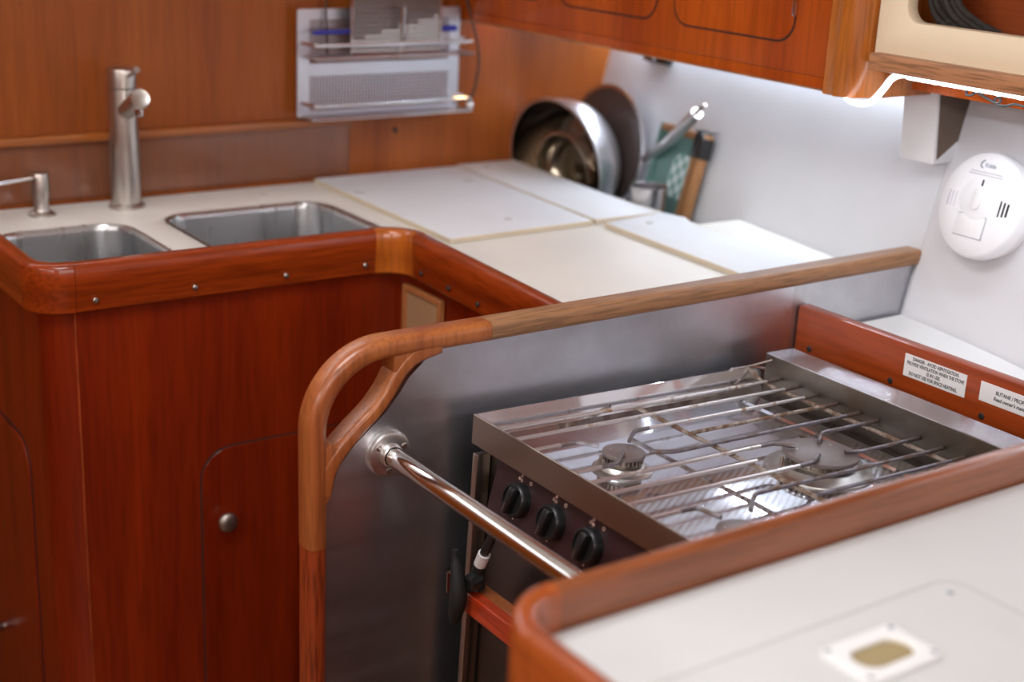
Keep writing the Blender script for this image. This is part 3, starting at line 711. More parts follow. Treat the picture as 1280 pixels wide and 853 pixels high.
# LED strip
ls = thing('led_strip', 'glowing white LED strip clipped under the locker edge', 'light strip', (1.55, 1.3, 1.215))
def ribbon(bm, path, hw, th=.0012):
    sweep_path = [Vector(p) for p in path]
    rings = []
    for i, p in enumerate(sweep_path):
        t = (sweep_path[min(i+1, len(path)-1)]-sweep_path[max(i-1, 0)]).normalized()
        dn = Vector((-.75, 0, -.66)); dn = (dn-t*dn.dot(t)).normalized(); w_ = t.cross(dn)
        rings.append([bm.verts.new(p+w_*hw+dn*th), bm.verts.new(p-w_*hw+dn*th), bm.verts.new(p-w_*hw-dn*th), bm.verts.new(p+w_*hw-dn*th)])
    for a, b in zip(rings, rings[1:]):
        for k in range(4): bm.faces.new((a[k], a[(k+1) % 4], b[(k+1) % 4], b[k]))
    bm.faces.new(rings[0][::-1]); bm.faces.new(rings[-1]); return bm
def flat_ribbon(bm, path, hw):
    (x, y0, z), (_, y1, _) = path
    return box(bm, x-hw, x+hw, y1, y0, z-.0012, z+.0012)
loop = smooth_path([(x, y+.016, z+.005) for x, y, z in [(1.53, 1.345, 1.1705), (1.512, 1.32, 1.1690), (1.507, 1.296, 1.168), (1.514, 1.28, 1.172), (1.527, 1.272, 1.19), (1.533, 1.265, 1.205), (1.533, 1.250, 1.2118), (1.533, 1.235, 1.2118)]], 8)
part('tape', box(ribbon(NB(), loop, .0042), 1.5275, 1.5385, .2, 1.2515, 1.2132, 1.2192), M['led'], ls)
part('light_tape', sweep(NB(), [(hull_x(1.378, 1.19)-.0095, 1.378, 1.1955), (hull_x(2.295, 1.19)-.0095, 2.295, 1.1955)], [(-.004, -.001), (.004, -.001), (.004, .001), (-.004, .001)], (0, 0, 1)), M['led'], lk)
def diodes(y0, y1, x_, z, pitch=.0167):
    bm = NB(); n = int((y1-y0)/pitch)
    for k in range(n):
        y = y0+pitch*(k+.5); x = x_ or hull_x(y, 1.19)-.0095
        bm.faces.new([bm.verts.new(q) for q in ((x-.0025, y-.0026, z), (x-.0025, y+.0026, z), (x+.0025, y+.0026, z), (x+.0025, y-.0026, z))])
    return bm
o = part('diodes', diodes(1.385, 2.29, None, 1.1939), M['diode'], lk); tag(o, kind='stuff')
o = part('diodes', diodes(.35, 1.24, 1.5335, 1.2126), M['diode_dim'], ls); tag(o, kind='stuff')
wr = thing('cable_loops', 'black thin cable looped below the LED strip at the right', 'cable', (1.56, 1.15, 1.20))
bm = NB(); tube(bm, smooth_path([(1.57, 1.178, 1.224), (1.556, 1.176, 1.205), (1.556, 1.168, 1.203), (1.556, 1.160, 1.208), (1.556, 1.14, 1.202), (1.556, 1.128, 1.199), (1.556, 1.122, 1.203), (1.556, 1.126, 1.207), (1.556, 1.131, 1.201), (1.556, 1.118, 1.197), (1.556, 1.10, 1.202), (1.556, 1.08, 1.203), (1.57, 1.06, 1.222)], 8), .0016, 8)
part('cable', bm, M['blackm'], wr)

# bracket under the locker
bk = thing('hull_bracket', 'white wedge bracket on the hull under the locker end', 'bracket', (1.68, 1.34, 1.08))
bm = NB()
q = [(1.662, 1.1895), (hull_x(1.34, 1.19)-.003, 1.1895), (hull_x(1.34, 1.08)-.003, 1.078), (1.672, 1.078)]
plate(bm, q, [], 'y', 1.303, 1.364, .001, 1); part('wedge', bm, M['bracket'], bk)
part('side_face', plate(NB(), [(1.6665, 1.186), (hull_x(1.3, 1.186)-.004, 1.186), (hull_x(1.3, 1.11)-.004, 1.110), (1.678, 1.085)], [], 'y', 1.3015, 1.3035), M['bracket_d'], bk)

# black catch on the hull below the locker
bc = thing('hull_catch', 'small black catch on the white hull under the locker', 'catch', (1.845, 2.10, 1.11))
bm = box(NB(), -.016, 0, -.043, .043, -.009, .009, .003)
bm.transform(Matrix.Translation((hull_x(2.115, 1.118)-.001, 2.115, 1.118)) @ Matrix.Rotation(-.155, 4, 'Z') @ Matrix.Rotation(.236, 4, 'Y')); part('body', bm, M['black'], bc)
bm = NB(); lathe(bm, [(.006, 0), (.006, .003), (.003, .006), (0, .0065)], (hull_x(2.12, 1.122)-.0165, 2.12, 1.122), (-1, .1, .1), 16); part('button', bm, M['chrome'], bc)
# warm lamp under the locker by the back wall
wl = thing('under_locker_lamp', 'small warm downlight under the locker beside the back wall', 'lamp', (1.575, 2.262, 1.192))
bm = NB(); lathe(bm, [(.022, 0), (.022, .004), (.019, .006), (.017, .004), (.017, .002)], (1.575, 2.262, 1.198), (0, 0, -1), 24); part('ring', bm, M['flange'], wl)
bm = NB(); lathe(bm, [(.0165, 0), (.0165, .003), (0, .0045)], (1.575, 2.262, 1.1965), (0, 0, -1), 24); part('lens', bm, M['warm'], wl)

# ------------------------------------------------------------------ smoke / CO alarm
AC = Vector((1.654, 1.196, 1.042)); an = Vector((-.955, .14, .235)).normalized()
ay = Vector((0, -1, 0)); ay = (ay-an*ay.dot(an)).normalized(); au = an.cross(ay).normalized()
if au.z < 0: au = -au
al = thing('smoke_alarm', 'round white smoke and carbon monoxide alarm on the hull', 'alarm', AC-an*.0)
AR = .0745
def AP(r, u, h): return AC+ay*r+au*u+an*h      # right, up, out of the face
bm = NB(); lathe(bm, [(AR*.93, -.032), (AR*.95, -.016), (AR*.95, -.014)], AC, an, 48); part('mounting_ring', bm, M['alarm2'], al)
bm = NB(); lathe(bm, [(AR*.96, -.0145), (AR*1.0, -.013), (AR*1.0, .002), (AR*.985, .006), (AR*.95, .0085), (AR*.6, .0105), (0, .0108)], AC, an, 64); part('cover', bm, M['alarm'], al, angle=50)
MT = Matrix(((ay.x, au.x, an.x, AC.x), (ay.y, au.y, an.y, AC.y), (ay.z, au.z, an.z, AC.z), (0, 0, 0, 1)))
def face_plate(outl, h0, h1, holes=(), bev=0):
    bm = plate(NB(), outl, list(holes), 'z', h0, h1, bev); bm.transform(MT); return bm
part('button_surround', face_plate([(x, y+.008) for x, y in circle(0, 0, .034, 40, .030)], .0095, .0118, bev=.001), M['alarm'], al)
part('test_button', face_plate(rrect(-.0085, .0065, -.008, .022, .007), .0116, .0150, bev=.0015), M['alarm2'], al)
part('status_light', face_plate([(x, y) for x, y in rrect(-.0012, .0016, .0255, .0345, .0006)], .0118, .0123), M['blackm'], al)
part('battery_cover', face_plate(rrect(-.028, .023, -.046, -.0165, .001), .0095, .0116, bev=.0005), M['alarm2'], al)
part('cover_gap', face_plate(rrect(-.0285, .0245, -.047, -.0155, .001), .0095, .0110), M['greyink'], al)
for k in range(3):
    part('vent_slot', face_plate(rrect(.0400+.0066*k, .0422+.0066*k, -.010+.001*k, .012-.001*k, .0008), .0095, .0112+.0001*k), M['blackm'], al)
    part('vent_slot', face_plate(rrect(-.0555+.0066*k, -.0540+.0066*k, -.010, .012, .0006), .0095, .0112), M['palegrey'], al)
part('brand_mark', text_bm('Kidde', .0085, AP(.004, .0545, .0106), ay, au, .0002), M['greyink'], al)
bm = NB(); tube(bm, smooth_path([AP(-.009, .061, .0107), AP(-.0135, .057, .0107), AP(-.013, .052, .0107), AP(-.0095, .0505, .0107)]), .0011, 6); part('brand_mark', bm, M['greyink'], al)
for v0, hw in ((.0437, .029), (.0400, .031)):      # two lines of print too small to read
    bm = NB(); u0 = -hw
    while u0 < hw:
        wd = random.uniform(.002, .006); plate(bm, rrect(u0, min(u0+wd, hw), v0, v0+.0017, 0), [], 'z', .0104, .0110); u0 += wd+.0009
    bm.transform(MT); part('print', bm, M['palegrey'], al)

# ------------------------------------------------------------------ stove partition
YP = 1.315
pt = thing('stove_partition', 'steel-faced partition with teak cap rail and looped handhold by the stove', 'partition', (1.15, 1.325, 0))
arc = [(.705, .765), (.716, .800), (.735, .822), (.752, .836), (.775, .855), (.792, .874), (.806, .893), (.826, .910), (.852, .924)]
steel_out = [(.697, .005), (.697, .75)] + arc + [(.87, .930), (1.4265, .930), (1.4265, .005)]
part('steel_panel', plate(NB(), steel_out, [], 'y', YP, YP+.014), M['partition'], pt)
part('end_panel', plate(NB(), [(1.4275, .3), (1.4275, .930), (hull_x(1.32, .930)-.004, .930), (hull_x(1.32, .3)-.004, .3)], [], 'y', YP+.001, YP+.015), M['partition2'], pt, label='paler end panel')
def rr_prof(w, h, r, n=4): return rrect(-w/2, w/2, -h/2, h/2, r, n)
yc = YP+.0105
cap_z = .9335
lp_path = fillet([(.6885, .705), (.6865, .9335), (.915, .9335)], [.088], 18)
part('post_trim', sweep(NB(), [(.6885, yc, .005), (.6885, yc, .7045)], rr_prof(.024, .034, .009), (0, 1, 0)), M['teakp'], pt)
part('corner_loop', sweep(NB(), [(p[0], yc, p[1]) for p in lp_path], rr_prof(.0245, .035, .009), (0, 1, 0)), M['teakd'], pt)
part('cap_rail', sweep(NB(), [(.9155, yc, .9335), (hull_x(1.32, .93)+.0, yc, .9365)], rr_prof(.0235, .034, .007), (0, 1, 0)), M['teak'], pt, label='worn pale cap rail')
br = [(.6945, .770), (.703, .800), (.7195, .822), (.742, .843), (.762, .860), (.779, .880), (.793, .902), (.812, .918), (.845, .928)]
br = [tuple(p)[:2] for p in smooth_path([(x, z, 0) for x, z in br], 4)]
bm = NB(); ws = []
n = len(br); rings = []
for i, (x, z) in enumerate(br):
    a, b = br[max(i-1, 0)], br[min(i+1, n-1)]; t = Vector((b[0]-a[0], b[1]-a[1])).normalized(); nn = Vector((t.y, -t.x)); s = i/(n-1)
    wd = .0085+.0035*(abs(s-.5)*2)**2
    ring = []
    for (u, v) in rr_prof(wd*2, .033, .006): ring.append(bm.verts.new((x+nn.x*u, yc+v, z+nn.y*u)))
    rings.append(ring)
for a, b in zip(rings, rings[1:]):
    for k in range(len(a)): bm.faces.new((a[k], a[(k+1) % len(a)], b[(k+1) % len(a)], b[k]))
bm.faces.new(rings[0][::-1]); bm.faces.new(rings[-1])
# webs where the brace runs into the loop
plate(bm, [(.694, .752), (.703, .765), (.712, .797), (.722, .815), (.714, .826), (.703, .832), (.695, .826)], [], 'y', yc-.0155, yc+.0155, .003)
plate(bm, [(.783, .924), (.783, .905), (.792, .893), (.806, .906), (.83, .9185), (.862, .926), (.85, .932)], [], 'y', yc-.0155, yc+.0155, .003)
part('brace', bm, M['teakd'], pt)

# grab bar
gb = thing('grab_bar', 'polished steel grab bar running across the front of the stove', 'grab bar', (.778, 1.05, .806))
bm = NB(); tube(bm, [(.778, YP-.002, .806), (.778, .772, .806)], .01125, 28); part('tube', bm, M['polished'], gb)
def flange(y, d):
    bm = NB(); lathe(bm, [(.0285, .0005), (.0285, .005), (.0265, .0095), (.024, .0105), (.0145, .0105), (.0135, .016), (.0122, .017), (.0122, .009)], (.778, y, .806), (0, d, 0), 40)
    fl = part('flange', bm, M['flange'], gb)
    for a in (145, 25, 265):
        p = (.778+.0195*math.cos(math.radians(a)), y+d*.0102, .806+.0195*math.sin(math.radians(a)))
        part('screw', screw_bm(p, (0, d, 0), .0038, .0012), M['screw'], fl)
flange(YP, -1); flange(.7685, 1)

# ------------------------------------------------------------------ stove (own space: x back from the front rim, y to the left, z up from the rim)
st = thing('stove', 'stainless gimballed gas stove with three burners and wire grate', 'stove', (.879, 1.10, .844), rot=(0, math.radians(1.8), 0))
YL, YR, XR, ZR = .188, -.285, .468, .0195
def SP(name, bm, m, parent=st, label=None, angle=35): return part(name, bm, m, parent, local=True, label=label, angle=angle)
# hob tray
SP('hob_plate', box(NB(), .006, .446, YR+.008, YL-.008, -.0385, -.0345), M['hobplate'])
bm = NB(); plate(bm, [(YR, -.0365), (YL, -.0365), (YL, 0), (YR, 0)], [], 'x', 0, .0016, .0005, 1); SP('front_rim', bm, M['hobfront'])
bm = NB(); prof = [(0.0016, 0.0), (.0022, -.001), (.0095, -.034), (.0080, -.036), (.0016, -.004)]
plate(bm, prof, [], 'y', YR+.002, YL-.002); SP('inner_rim', bm, M['hob'])
for s, y in ((1, YL), (-1, YR)):
    bm = NB(); plate(bm, [(0, -.0365), (XR, -.0365), (XR, 0), (0, 0)], [], 'y', y-s*.0014, y, .0004, 1)
    SP('side_rim', bm, M['hob'])
    bm = NB(); q = [(y-s*.0014, -.0005), (y-s*.0120, -.034), (y-s*.0130, -.0365), (y-s*.0016, -.003)]
    plate(bm, q, [], 'x', .0016, XR-.001); SP('side_slope', bm, M['hob'])
SP('rear_wall', box(NB(), XR, XR+.002, YR, YL-.010, -.065, ZR, .0006, 1), M['hobrear'])
SP('rear_shelf', box(NB(), XR, XR+.050, YR, YL-.010, ZR-.0005, ZR+.0015, .0005, 1), M['hobflat'])
SP('rear_box', box(NB(), XR+.002, XR+.049, YR+.002, YL-.012, -.10, ZR-.0006), M['hobrear'])
SP('vent_slot', box(NB(), .446, .4675, YR+.01, YL-.010, -.0640, -.0610), M['blackm'])
bm = NB(); plate(bm, [(.408, -.0344), (.413, -.0325), (.418, -.0344)], [], 'y', YR+.01, YL-.014); SP('pressed_rib', bm, M['hob'])
# body below
SP('oven_body', box(NB(), .020, .468, YR+.004, YL-.004, -.50, -.03655, .002), M['oven'])
SP('oven_door', box(NB(), .0125, .0195, YR+.012, YL-.028, -.455, -.112, .003), M['oven'])
SP('corner_trim', box(NB(), .000, .0195, YL-.0145, YL-.004, -.50, -.0470, .0015), M['post'])
SP('corner_trim', box(NB(), .000, .0195, YR+.004, YR+.0145, -.50, -.0470, .0015), M['post'])
# control panel raked forward towards the bottom
bm = NB(); plate(bm, [(.012, -.0375), (.0195, -.0375), (.0195, -.110), (-.004, -.110)], [], 'y', YR+.016, YL-.043, .0008, 1); cp = SP('control_panel', bm, M['ctrl'])
pn_n = Vector((-.976, 0, .216)); pn_u = Vector((.216, 0, .976)); pn_r = Vector((0, -1, 0))
def panel_pt(y, dz, h): # dz along the panel from its mid height
    return Vector((.003, y, -.078))+pn_u*dz+pn_n*h
for i, y in enumerate((.0905, .0250, -.0415)):
    c = panel_pt(y, .006, .0)
    bm = NB(); lathe(bm, [(.0205, .0), (.0205, .006), (.0195, .0105), (.0180, .012), (.0165, .012), (.0160, .0095), (0, .0095)], c, pn_n, 36); kn = SP('knob', bm, M['black'], angle=40)
    bm = box(NB(), -.0165, .0165, -.0052, .0052, .008, .0195, .003)
    ang = math.radians(78)
    R = Matrix(((pn_r.x, pn_u.x, pn_n.x, c.x), (pn_r.y, pn_u.y, pn_n.y, c.y), (pn_r.z, pn_u.z, pn_n.z, c.z), (0, 0, 0, 1)))
    bm.transform(R @ Matrix.Rotation(ang, 4, 'Z')); SP('grip', bm, M['black'], kn)
    bm = box(NB(), -.0150, -.004, -.0003, .0003, .0193, .0197); bm.transform(R @ Matrix.Rotation(ang, 4, 'Z')); SP('pointer', bm, M['pointer'], kn)
    # markings: three little circles (one filled) and an off circle
    for k, (du, dv) in enumerate(((-.0055, .0275), (-.0090, .0235), (-.0045, .0225))):
        filled = (k == (1, 0, 2)[i])
        bm = NB(); pc_ = circle(du, dv, .0019, 12)
        plate(bm, pc_, [] if filled else [circle(du, dv, .0012, 12)[::-1]], 'z', .0003, .0007)
        bm.transform(R); SP('mark', bm, M['mark'], cp)
    bm = NB(); plate(bm, circle(.0125, .0245, .0023, 14), [circle(.0125, .0245, .0014, 14)[::-1]], 'z', .0003, .0007); bm.transform(R); SP('mark', bm, M['mark'], cp)
    bm = NB(); plate(bm, circle(-.003, -.0235, .0011, 10), [], 'z', .0003, .0007); bm.transform(R); SP('mark', bm, M['mark'], cp)
# burners
def burner(x, y, r, label):
    bm = NB(); lathe(bm, [(r*1.42, -.0343), (r*1.40, -.0325), (r*1.15, -.0310), (r*1.05, -.0265), (r*.98, -.0255), (r*.5, -.0255)], (x, y, 0), n=40); o = SP('burner', bm, M['dish'], label=label, angle=40)
    bm = NB(); k = 28
    lathe(bm, [(r*.80, -.0255), (r*.82, -.0185), (r*.86, -.0165), (r*.4, -.0165)], (x, y, 0), n=40)
    for q in range(k):
        a = 2*PI*q/k; c_ = Vector((x+r*.86*math.cos(a), y+r*.86*math.sin(a), -.0195))
        t = box(NB(), -.0022, .0022, -.0011, .0011, -.0028, .0028); t.transform(Matrix.Translation(c_) @ Matrix.Rotation(a, 4, 'Z'))
        me = bpy.data.meshes.new('t'); t.to_mesh(me); t.free(); bm.from_mesh(me); bpy.data.meshes.remove(me)
    SP('flame_ring', bm, M['capedge'], o)
    bm = NB(); lathe(bm, [(r*.9, -.0165), (r*.99, -.0160), (r, -.0140), (r*.985, -.0120), (r*.93, -.0112), (0, -.0108)], (x, y, 0), n=48); SP('burner_cap', bm, M['cap'], o, angle=50)
    bm = NB(); lathe(bm, [(.0018, -.034), (.0018, -.014), (.0008, -.0125)], (x-r*1.15, y+r*.25, 0), n=8); SP('igniter', bm, M['capedge'], o)
    bm = NB()
    for a in (20, 140, 260): lathe(bm, [(.0014, -.0113), (.0012, -.0106), (0, -.0105)], (x+r*.62*math.cos(math.radians(a)), y+r*.62*math.sin(math.radians(a)), 0), n=8)
    SP('rivet', bm, M['screw'], o)
burner(.110, .041, .0250, 'small burner near the knobs')
burner(.326, -.060, .0450, 'large rear burner')
burner(.083, -.178, .0250, 'small burner near the counter')
burner(.330, .128, .0001+.024, 'hidden rear burner') if False else None
# grate
ZG = -.0075; RG = .00245; XF = .0030; XB = .4655
XM = .221; XBR = .446
gr = SP('grate', tube(NB(), [(XM, YL-.030, ZG-.0052), (XM, YR+.02, ZG-.0052)], .0027, 10), M['rod_rust'])
SP('cross_rod', tube(NB(), [(XBR, YL-.0005, ZG+.006), (XBR, YL-.030, ZG-.0045), (XBR, YL-.045, ZG-.0052), (XBR, YR+.02, ZG-.0052)], .0027, 10), M['rod_rust'], gr)
Y = dict(a=.147, b=.114, c=.0785, d=.044, e=.0065, f=-.0235, g=-.0555, h=-.088, i=-.124, j=-.156, k=-.189, l=-.222)
def burnt_end(y): SP('rod_end', tube(NB(), [(XB-.024, y, ZG), (XB-.012, y, ZG), (XB+.0005, y, ZG)], RG*1.06, 10), M['rod_end'], gr)
def rod(pts, m='rod'):
    burnt_end(pts[0][1]); SP('rod', tube(NB(), [(x, y, z) for x, y, z in pts], RG, 10), M[m], gr)
def split_rod(x0, x1, y, m):   # burnt near the flame, clean far away: two materials along one wire
    SP('rod', tube(NB(), [(x0, y, ZG), (x1, y, ZG)], RG, 10), M[m], gr)
    if x1 == XB: burnt_end(y)
def finger(x0, xb, y, tx, ty, m='rod', mt='rod_burnt', dz=.0):
    s = 1 if xb > x0 else -1
    xm = xb-s*.022
    if s < 0: burnt_end(y)
    SP('rod', tube(NB(), [(x0, y, ZG), (xm, y, ZG)], RG, 10), M[m], gr)
    e = Vector((tx, ty, ZG+dz)); b = Vector((xb, y, ZG)); m1 = b+(e-b)*.18; m0 = Vector((xb-s*.005, y, ZG))
    SP('rod_tip', tube(NB(), [(xm, y, ZG), m0, b+(m0-b)*.3+(m1-b)*.3, m1, e], RG*1.06, 10), M[mt], gr)
rod([(XF, Y['a'], ZG), (XB, Y['a'], ZG)]); rod([(XF, Y['b'], ZG), (XB, Y['b'], ZG)])
bx, by = .110, .041
finger(XF, .069, Y['c'], bx-.024, by+.017); finger(XB, .156, Y['c'], bx+.019, by+.014, 'rod')
finger(XF, .071, Y['e'], bx-.012, by-.012, 'rod'); finger(XB, .155, Y['e'], bx+.020, by-.022, 'rod_burnt')
split_rod(XM-.004, XB, Y['d'], 'rod_rust')
bx, by = .326, -.060
finger(XF, bx-.042, Y['f'], bx-.024, by+.018, 'rod', 'rod_burnt'); finger(XB, bx+.040, Y['f'], bx+.015, by+.018, 'rod_burnt')
finger(XF, bx-.044, Y['h'], bx-.018, by-.013, 'rod'); finger(XB, bx+.035, Y['h'], bx+.018, by-.020, 'rod_burnt')
split_rod(XF, XM+.004, Y['g'], 'rod')
bx, by = .100, -.168
finger(XF, .071, Y['i'], bx-.022, by+.014, 'rod'); finger(XB, .155, Y['i'], bx+.020, by+.014, 'rod_burnt')
split_rod(XM-.004, XB, Y['j'], 'rod_burnt')
finger(XF, .071, Y['k'], bx-.022, by-.014, 'rod'); finger(XB, .155, Y['k'], bx+.020, by-.014, 'rod')
rod([(XF, Y['l'], ZG), (XB, Y['l'], ZG)])
# pot clamp wire at the rear left corner
SP('retainer_wire', tube(NB(), smooth_path([(.467, .166, .014), (.445, .178, .006), (.418, .1865, .001), (.413, .188, -.002), (.418, .189, .0008), (.445, .1885, .001), (.466, .176, -.001)], 5), .0015, 8), M['chrome'])

# ------------------------------------------------------------------ board and ledge behind the stove
sb = thing('stove_backboard', 'varnished wooden board behind the stove with two white labels', 'board', (1.448, 1.1, .80))
part('board', box(NB(), 1.438, 1.458, .7705, 1.3135, .78, .8955, .0025), M['board'], sb)
for y in (1.285, 1.140, .995, .85):
    part('screw', screw_bm((1.4378, y, .839), (-1, 0, 0), .0045, .0012), M['screwd'], sb)
tr_, tu_ = (0, -1, 0), (0, 0, 1)
l = part('warning_label', box(NB(), 1.4372, 1.4382, 1.0235, 1.1210, .8535, .8835, .0003, 1), M['label'], sb, label='white danger label with black capitals')
for (txt, y, z, s, tw) in (('DANGER - AVOID ASPHYXIATION.', 1.0715, .8790, .0066, .073), ('PROVIDE VENTILATION WHEN THE STOVE', 1.0715, .8722, .0066, .090), ('IS IN USE.', 1.073, .8655, .0066, .0215), ('DO NOT USE FOR SPACE HEATING.', 1.0735, .8587, .0066, .076)):
    part('text', text_bm(txt, s, (1.4371, y, z), tr_, tu_, .0001, width=tw, bold=.00014), M['ink'], l)
l = part('warning_label', box(NB(), 1.4372, 1.4382, .905, 1.0025, .8585, .8835, .0003, 1), M['label'], sb, label='white gas label with black lettering')
part('text', text_bm('BUTANE / PROPANE', .0068, (1.4371, .9795, .8745), tr_, tu_, .0001, 'LEFT', .84, .00014), M['ink'], l)
part('text', text_bm("Read owner's manual", .0068, (1.4371, .9815, .8668), tr_, tu_, .0001, 'LEFT', .84, .00014, .15), M['ink'], l)
lo = [(1.459, .7705), (hull_x(.7705, .835)-.003, .7705)] + [(hull_x(y, .835)-.003, y) for y in (.8, 1.0, 1.1, 1.2, 1.3085)] + [(1.459, 1.3085)]
solo('side_shelf', plate(NB(), lo, [], 'z', .835, .853, .001, 1), M['worktop2'], 'low white shelf between the stove board and the hull', 'shelf', (1.56, 1.0, .835))
bm = NB(); lathe(bm, [(.004, 0), (.004, .002), (0, .003)], (1.5, .9, .853), n=8); bm.free()

# ------------------------------------------------------------------ foreground counter
ZC = .905; YF = .768
fc = thing('near_cabinet', 'red varnished galley cabinet in the foreground with rounded corner', 'cabinet', (1.0, .45, 0))
outer = [tuple(p) for p in fillet([(.541, .15), (.541, YF-.004), (1.16, YF-.004)], [.058], 12)] + [(1.16, 0.15)]
part('panel', plate(NB(), outer, [], 'z', .0, .8665), M['fgcab'], fc)
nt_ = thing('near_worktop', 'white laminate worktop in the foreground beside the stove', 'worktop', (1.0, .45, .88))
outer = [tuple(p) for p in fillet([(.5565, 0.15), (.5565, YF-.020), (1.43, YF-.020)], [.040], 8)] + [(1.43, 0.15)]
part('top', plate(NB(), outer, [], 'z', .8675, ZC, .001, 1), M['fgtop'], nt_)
ff = thing('near_fiddle', 'wooden fiddle rail with rounded corner along the foreground worktop', 'rail', (1.0, .76, .86))
fp = fillet([(.5455, 0.15), (.5455, YF-.0095), (1.434, YF-.0095)], [.052], 14)
PF = fid_prof(.0185, .868, .9405, .006)
part('side_rail', sweep(NB(), seg_path(fp[0:2]), PF, (0, 0, 1)), M['fgfidy'], ff)
part('corner_block', sweep(NB(), seg_path(fp[1:16]), fid_prof(.0195, .868, .9408, .006), (0, 0, 1)), M['fgfidy'], ff, label='redder curved corner')
part('front_rail', sweep(NB(), seg_path(fp[15:]), PF, (0, 0, 1)), M['fgfid'], ff)
hl = thing('hatch_lid', 'white hatch lid let into the foreground worktop with a finger pull', 'hatch lid', (.75, .48, ZC))
HL = rrect(.555+.03, .937, .30, .655, .022, 8)
part('lid_seam', plate(NB(), HL, [rrect(.588, .934, .303, .652, .020, 8)[::-1]], 'z', ZC-.0004, ZC+.0003), M['gap'], hl)
part('board', plate(NB(), rrect(.5885, .9335, .3035, .6515, .0195, 8), [], 'z', ZC-.0003, ZC+.0008, .0003, 1), M['fgtop'], hl)
part('screw', screw_bm((.913, .634, ZC+.0008), (0, 0, 1), .0032, .001), M['greyink'], hl)
ov = rrect(.756, .812, .580, .608, .0139, 8)
fpz = part('finger_pull', plate(NB(), rrect(.742, .824, .568, .622, .008, 6), [[(x, y) for x, y in ov][::-1]], 'z', ZC+.0006, ZC+.0052, .0015, 2), M['worktop2'], hl)
part('pull_recess', plate(NB(), rrect(.7555, .8125, .5795, .6085, .014, 8), [], 'z', ZC+.0006, ZC+.0016), M['amber'], hl, label='brown recess of the finger pull')
for (x, y) in ((.748, .616), (.818, .616), (.748, .574), (.818, .574)):
    part('screw', screw_bm((x, y, ZC+.0052), (0, 0, 1), .0028, .001), M['greyink'], fpz)

# ------------------------------------------------------------------ wooden strip and spring clamp in front of the oven
ws = thing('wooden_strip', 'short red varnished wooden strip held across the oven front', 'wooden strip', (.85, 1.0, .63))
part('strip', box(NB(), .834, .8485, .79, 1.229, .626, .652, .001, 1), M['bar_wood'], ws)
part('backing_strip', box(NB(), .8495, .866, .79, 1.228, .627, .6515, .001, 1), M['teakd'], ws)
ck = thing('spring_clamp', 'black plastic spring clamp gripping the end of the wooden strip', 'clamp', (.853, 1.235, .66))
bm = NB()
def jaw(bm, pts, w):
    tube(bm, smooth_path(pts, 5), .006, 10, None)
    return bm
P1 = smooth_path([(.822, 1.231, .706), (.822, 1.228, .692), (.820, 1.219, .668), (.820, 1.217, .648), (.821, 1.223, .628), (.823, 1.229, .612)], 5)
R1 = [.0045+.0060*max(0, math.sin(PI*max(0, (k/(len(P1)-1)-.15)/.85)))-(.002 if k == len(P1)-1 else 0) for k in range(len(P1))]
tube(bm, P1, .008, 12, R1); part('arm', bm, M['blackm'], ck)
P2 = smooth_path([(.847, 1.222, .6555), (.847, 1.222, .665), (.847, 1.218, .680), (.847, 1.212, .697), (.847, 1.195, .729), (.847, 1.190, .740)], 5)
R2 = [.012-.0065*min(1, k/(len(P2)-1)*1.6) for k in range(len(P2))]
tube(bm := NB(), P2, .006, 12, R2); ar = part('arm', bm, M['black'], ck)
bm = NB(); tube(bm, [(.847, 1.2150, .6885), (.847, 1.2070, .7055)], .0075, 14); part('collar', bm, M['label'], ar, label='pale collar')
bm = NB(); lathe(bm, [(.010, -.014), (.0105, 0), (.0095, .004), (.006, .005), (.004, .004), (0, .004)], (.833, 1.214, .6685), (-1, -.3, 0), 18); part('pivot', bm, M['black'], ck)
bm = NB(); box(bm, .826, .834, 1.236, 1.252, .668, .6695); box(bm, .826, .834, 1.2505, 1.252, .640, .6695); part('spring', bm, M['post'], ck)

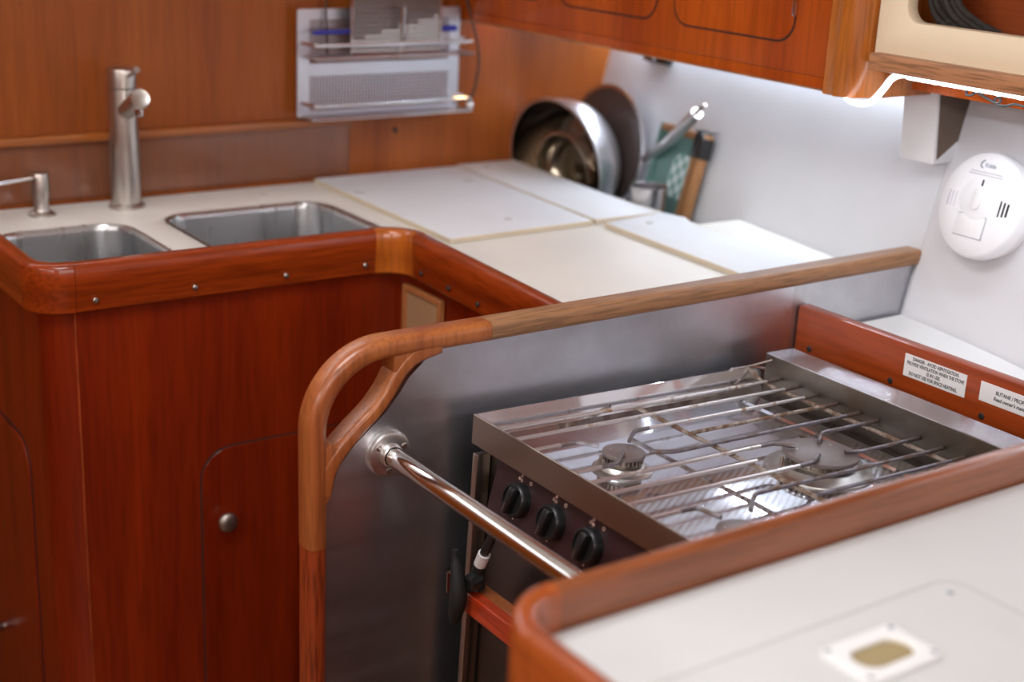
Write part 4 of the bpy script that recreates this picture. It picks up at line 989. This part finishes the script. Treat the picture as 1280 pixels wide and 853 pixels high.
# ------------------------------------------------------------------ lights
def area(name, loc, target, size, power, col, sy=None):
    l = bpy.data.lights.new(name, 'AREA'); l.energy = power; l.color = col; l.shape = 'RECTANGLE'; l.size = size; l.size_y = sy or size
    o = bpy.data.objects.new(name, l); C.objects.link(o); o.location = loc
    o.rotation_euler = (Vector(target)-Vector(loc)).to_track_quat('-Z', 'Y').to_euler(); return o
area('overhead_fill', (.31, 1.06, 1.965), (.31, 1.06, 0), .60, 5.0, (.95, .98, 1.0))  # unseen fill from above, its hatch is made up
area('aft_overhead_fill', (-.42, -.85, 1.965), (-.42, -.85, 0), .62, 7.0, (1.0, .95, .88))  # extra overhead fill added behind the camera
area('left_fill', (-1.27, .4, 1.66), (0, .4, 1.66), 2.2, 9.0, (1.0, .97, .94), .30)  # long fill added on the left for ceiling and metal highlights
area('front_fill', (.1, -1.57, 1.66), (.1, 0, 1.66), 2.0, 9.0, (1.0, .985, .97), .36)  # long fill added behind the camera to lift ceiling and steel

W = bpy.data.worlds.new('World'); bpy.context.scene.world = W; W.use_nodes = True
W.node_tree.nodes['Background'].inputs[0].default_value = (.8, .85, 1, 1); W.node_tree.nodes['Background'].inputs[1].default_value = .4

# ------------------------------------------------------------------ camera
cam = bpy.data.cameras.new('camera'); co = bpy.data.objects.new('camera', cam); C.objects.link(co)
cam.sensor_width = 36; cam.sensor_fit = 'HORIZONTAL'; cam.lens = 50.006
Rr = ((.81879483, -.5722078, .04640316), (-.14332314, -.28201697, -.94864372), (.55590781, .77009393, -.31292466))
r = Vector(Rr[0]); u = -Vector(Rr[1]); b = -Vector(Rr[2])
co.matrix_world = Matrix(((r.x, u.x, b.x, 0), (r.y, u.y, b.y, 0), (r.z, u.z, b.z, 1.45), (0, 0, 0, 1)))
cam.clip_start = .02
cam.dof.use_dof = True; cam.dof.focus_distance = 1.72; cam.dof.aperture_fstop = 2.8
sc = bpy.context.scene; sc.camera = co
sc.view_settings.view_transform = 'Standard'; sc.view_settings.look = 'None'; sc.view_settings.gamma = 1
sc.view_settings.use_curve_mapping = False; sc.view_settings.exposure = .75
sc.cycles.use_denoising = True; sc.cycles.max_bounces = 10; sc.cycles.glossy_bounces = 5; sc.cycles.sample_clamp_indirect = 6
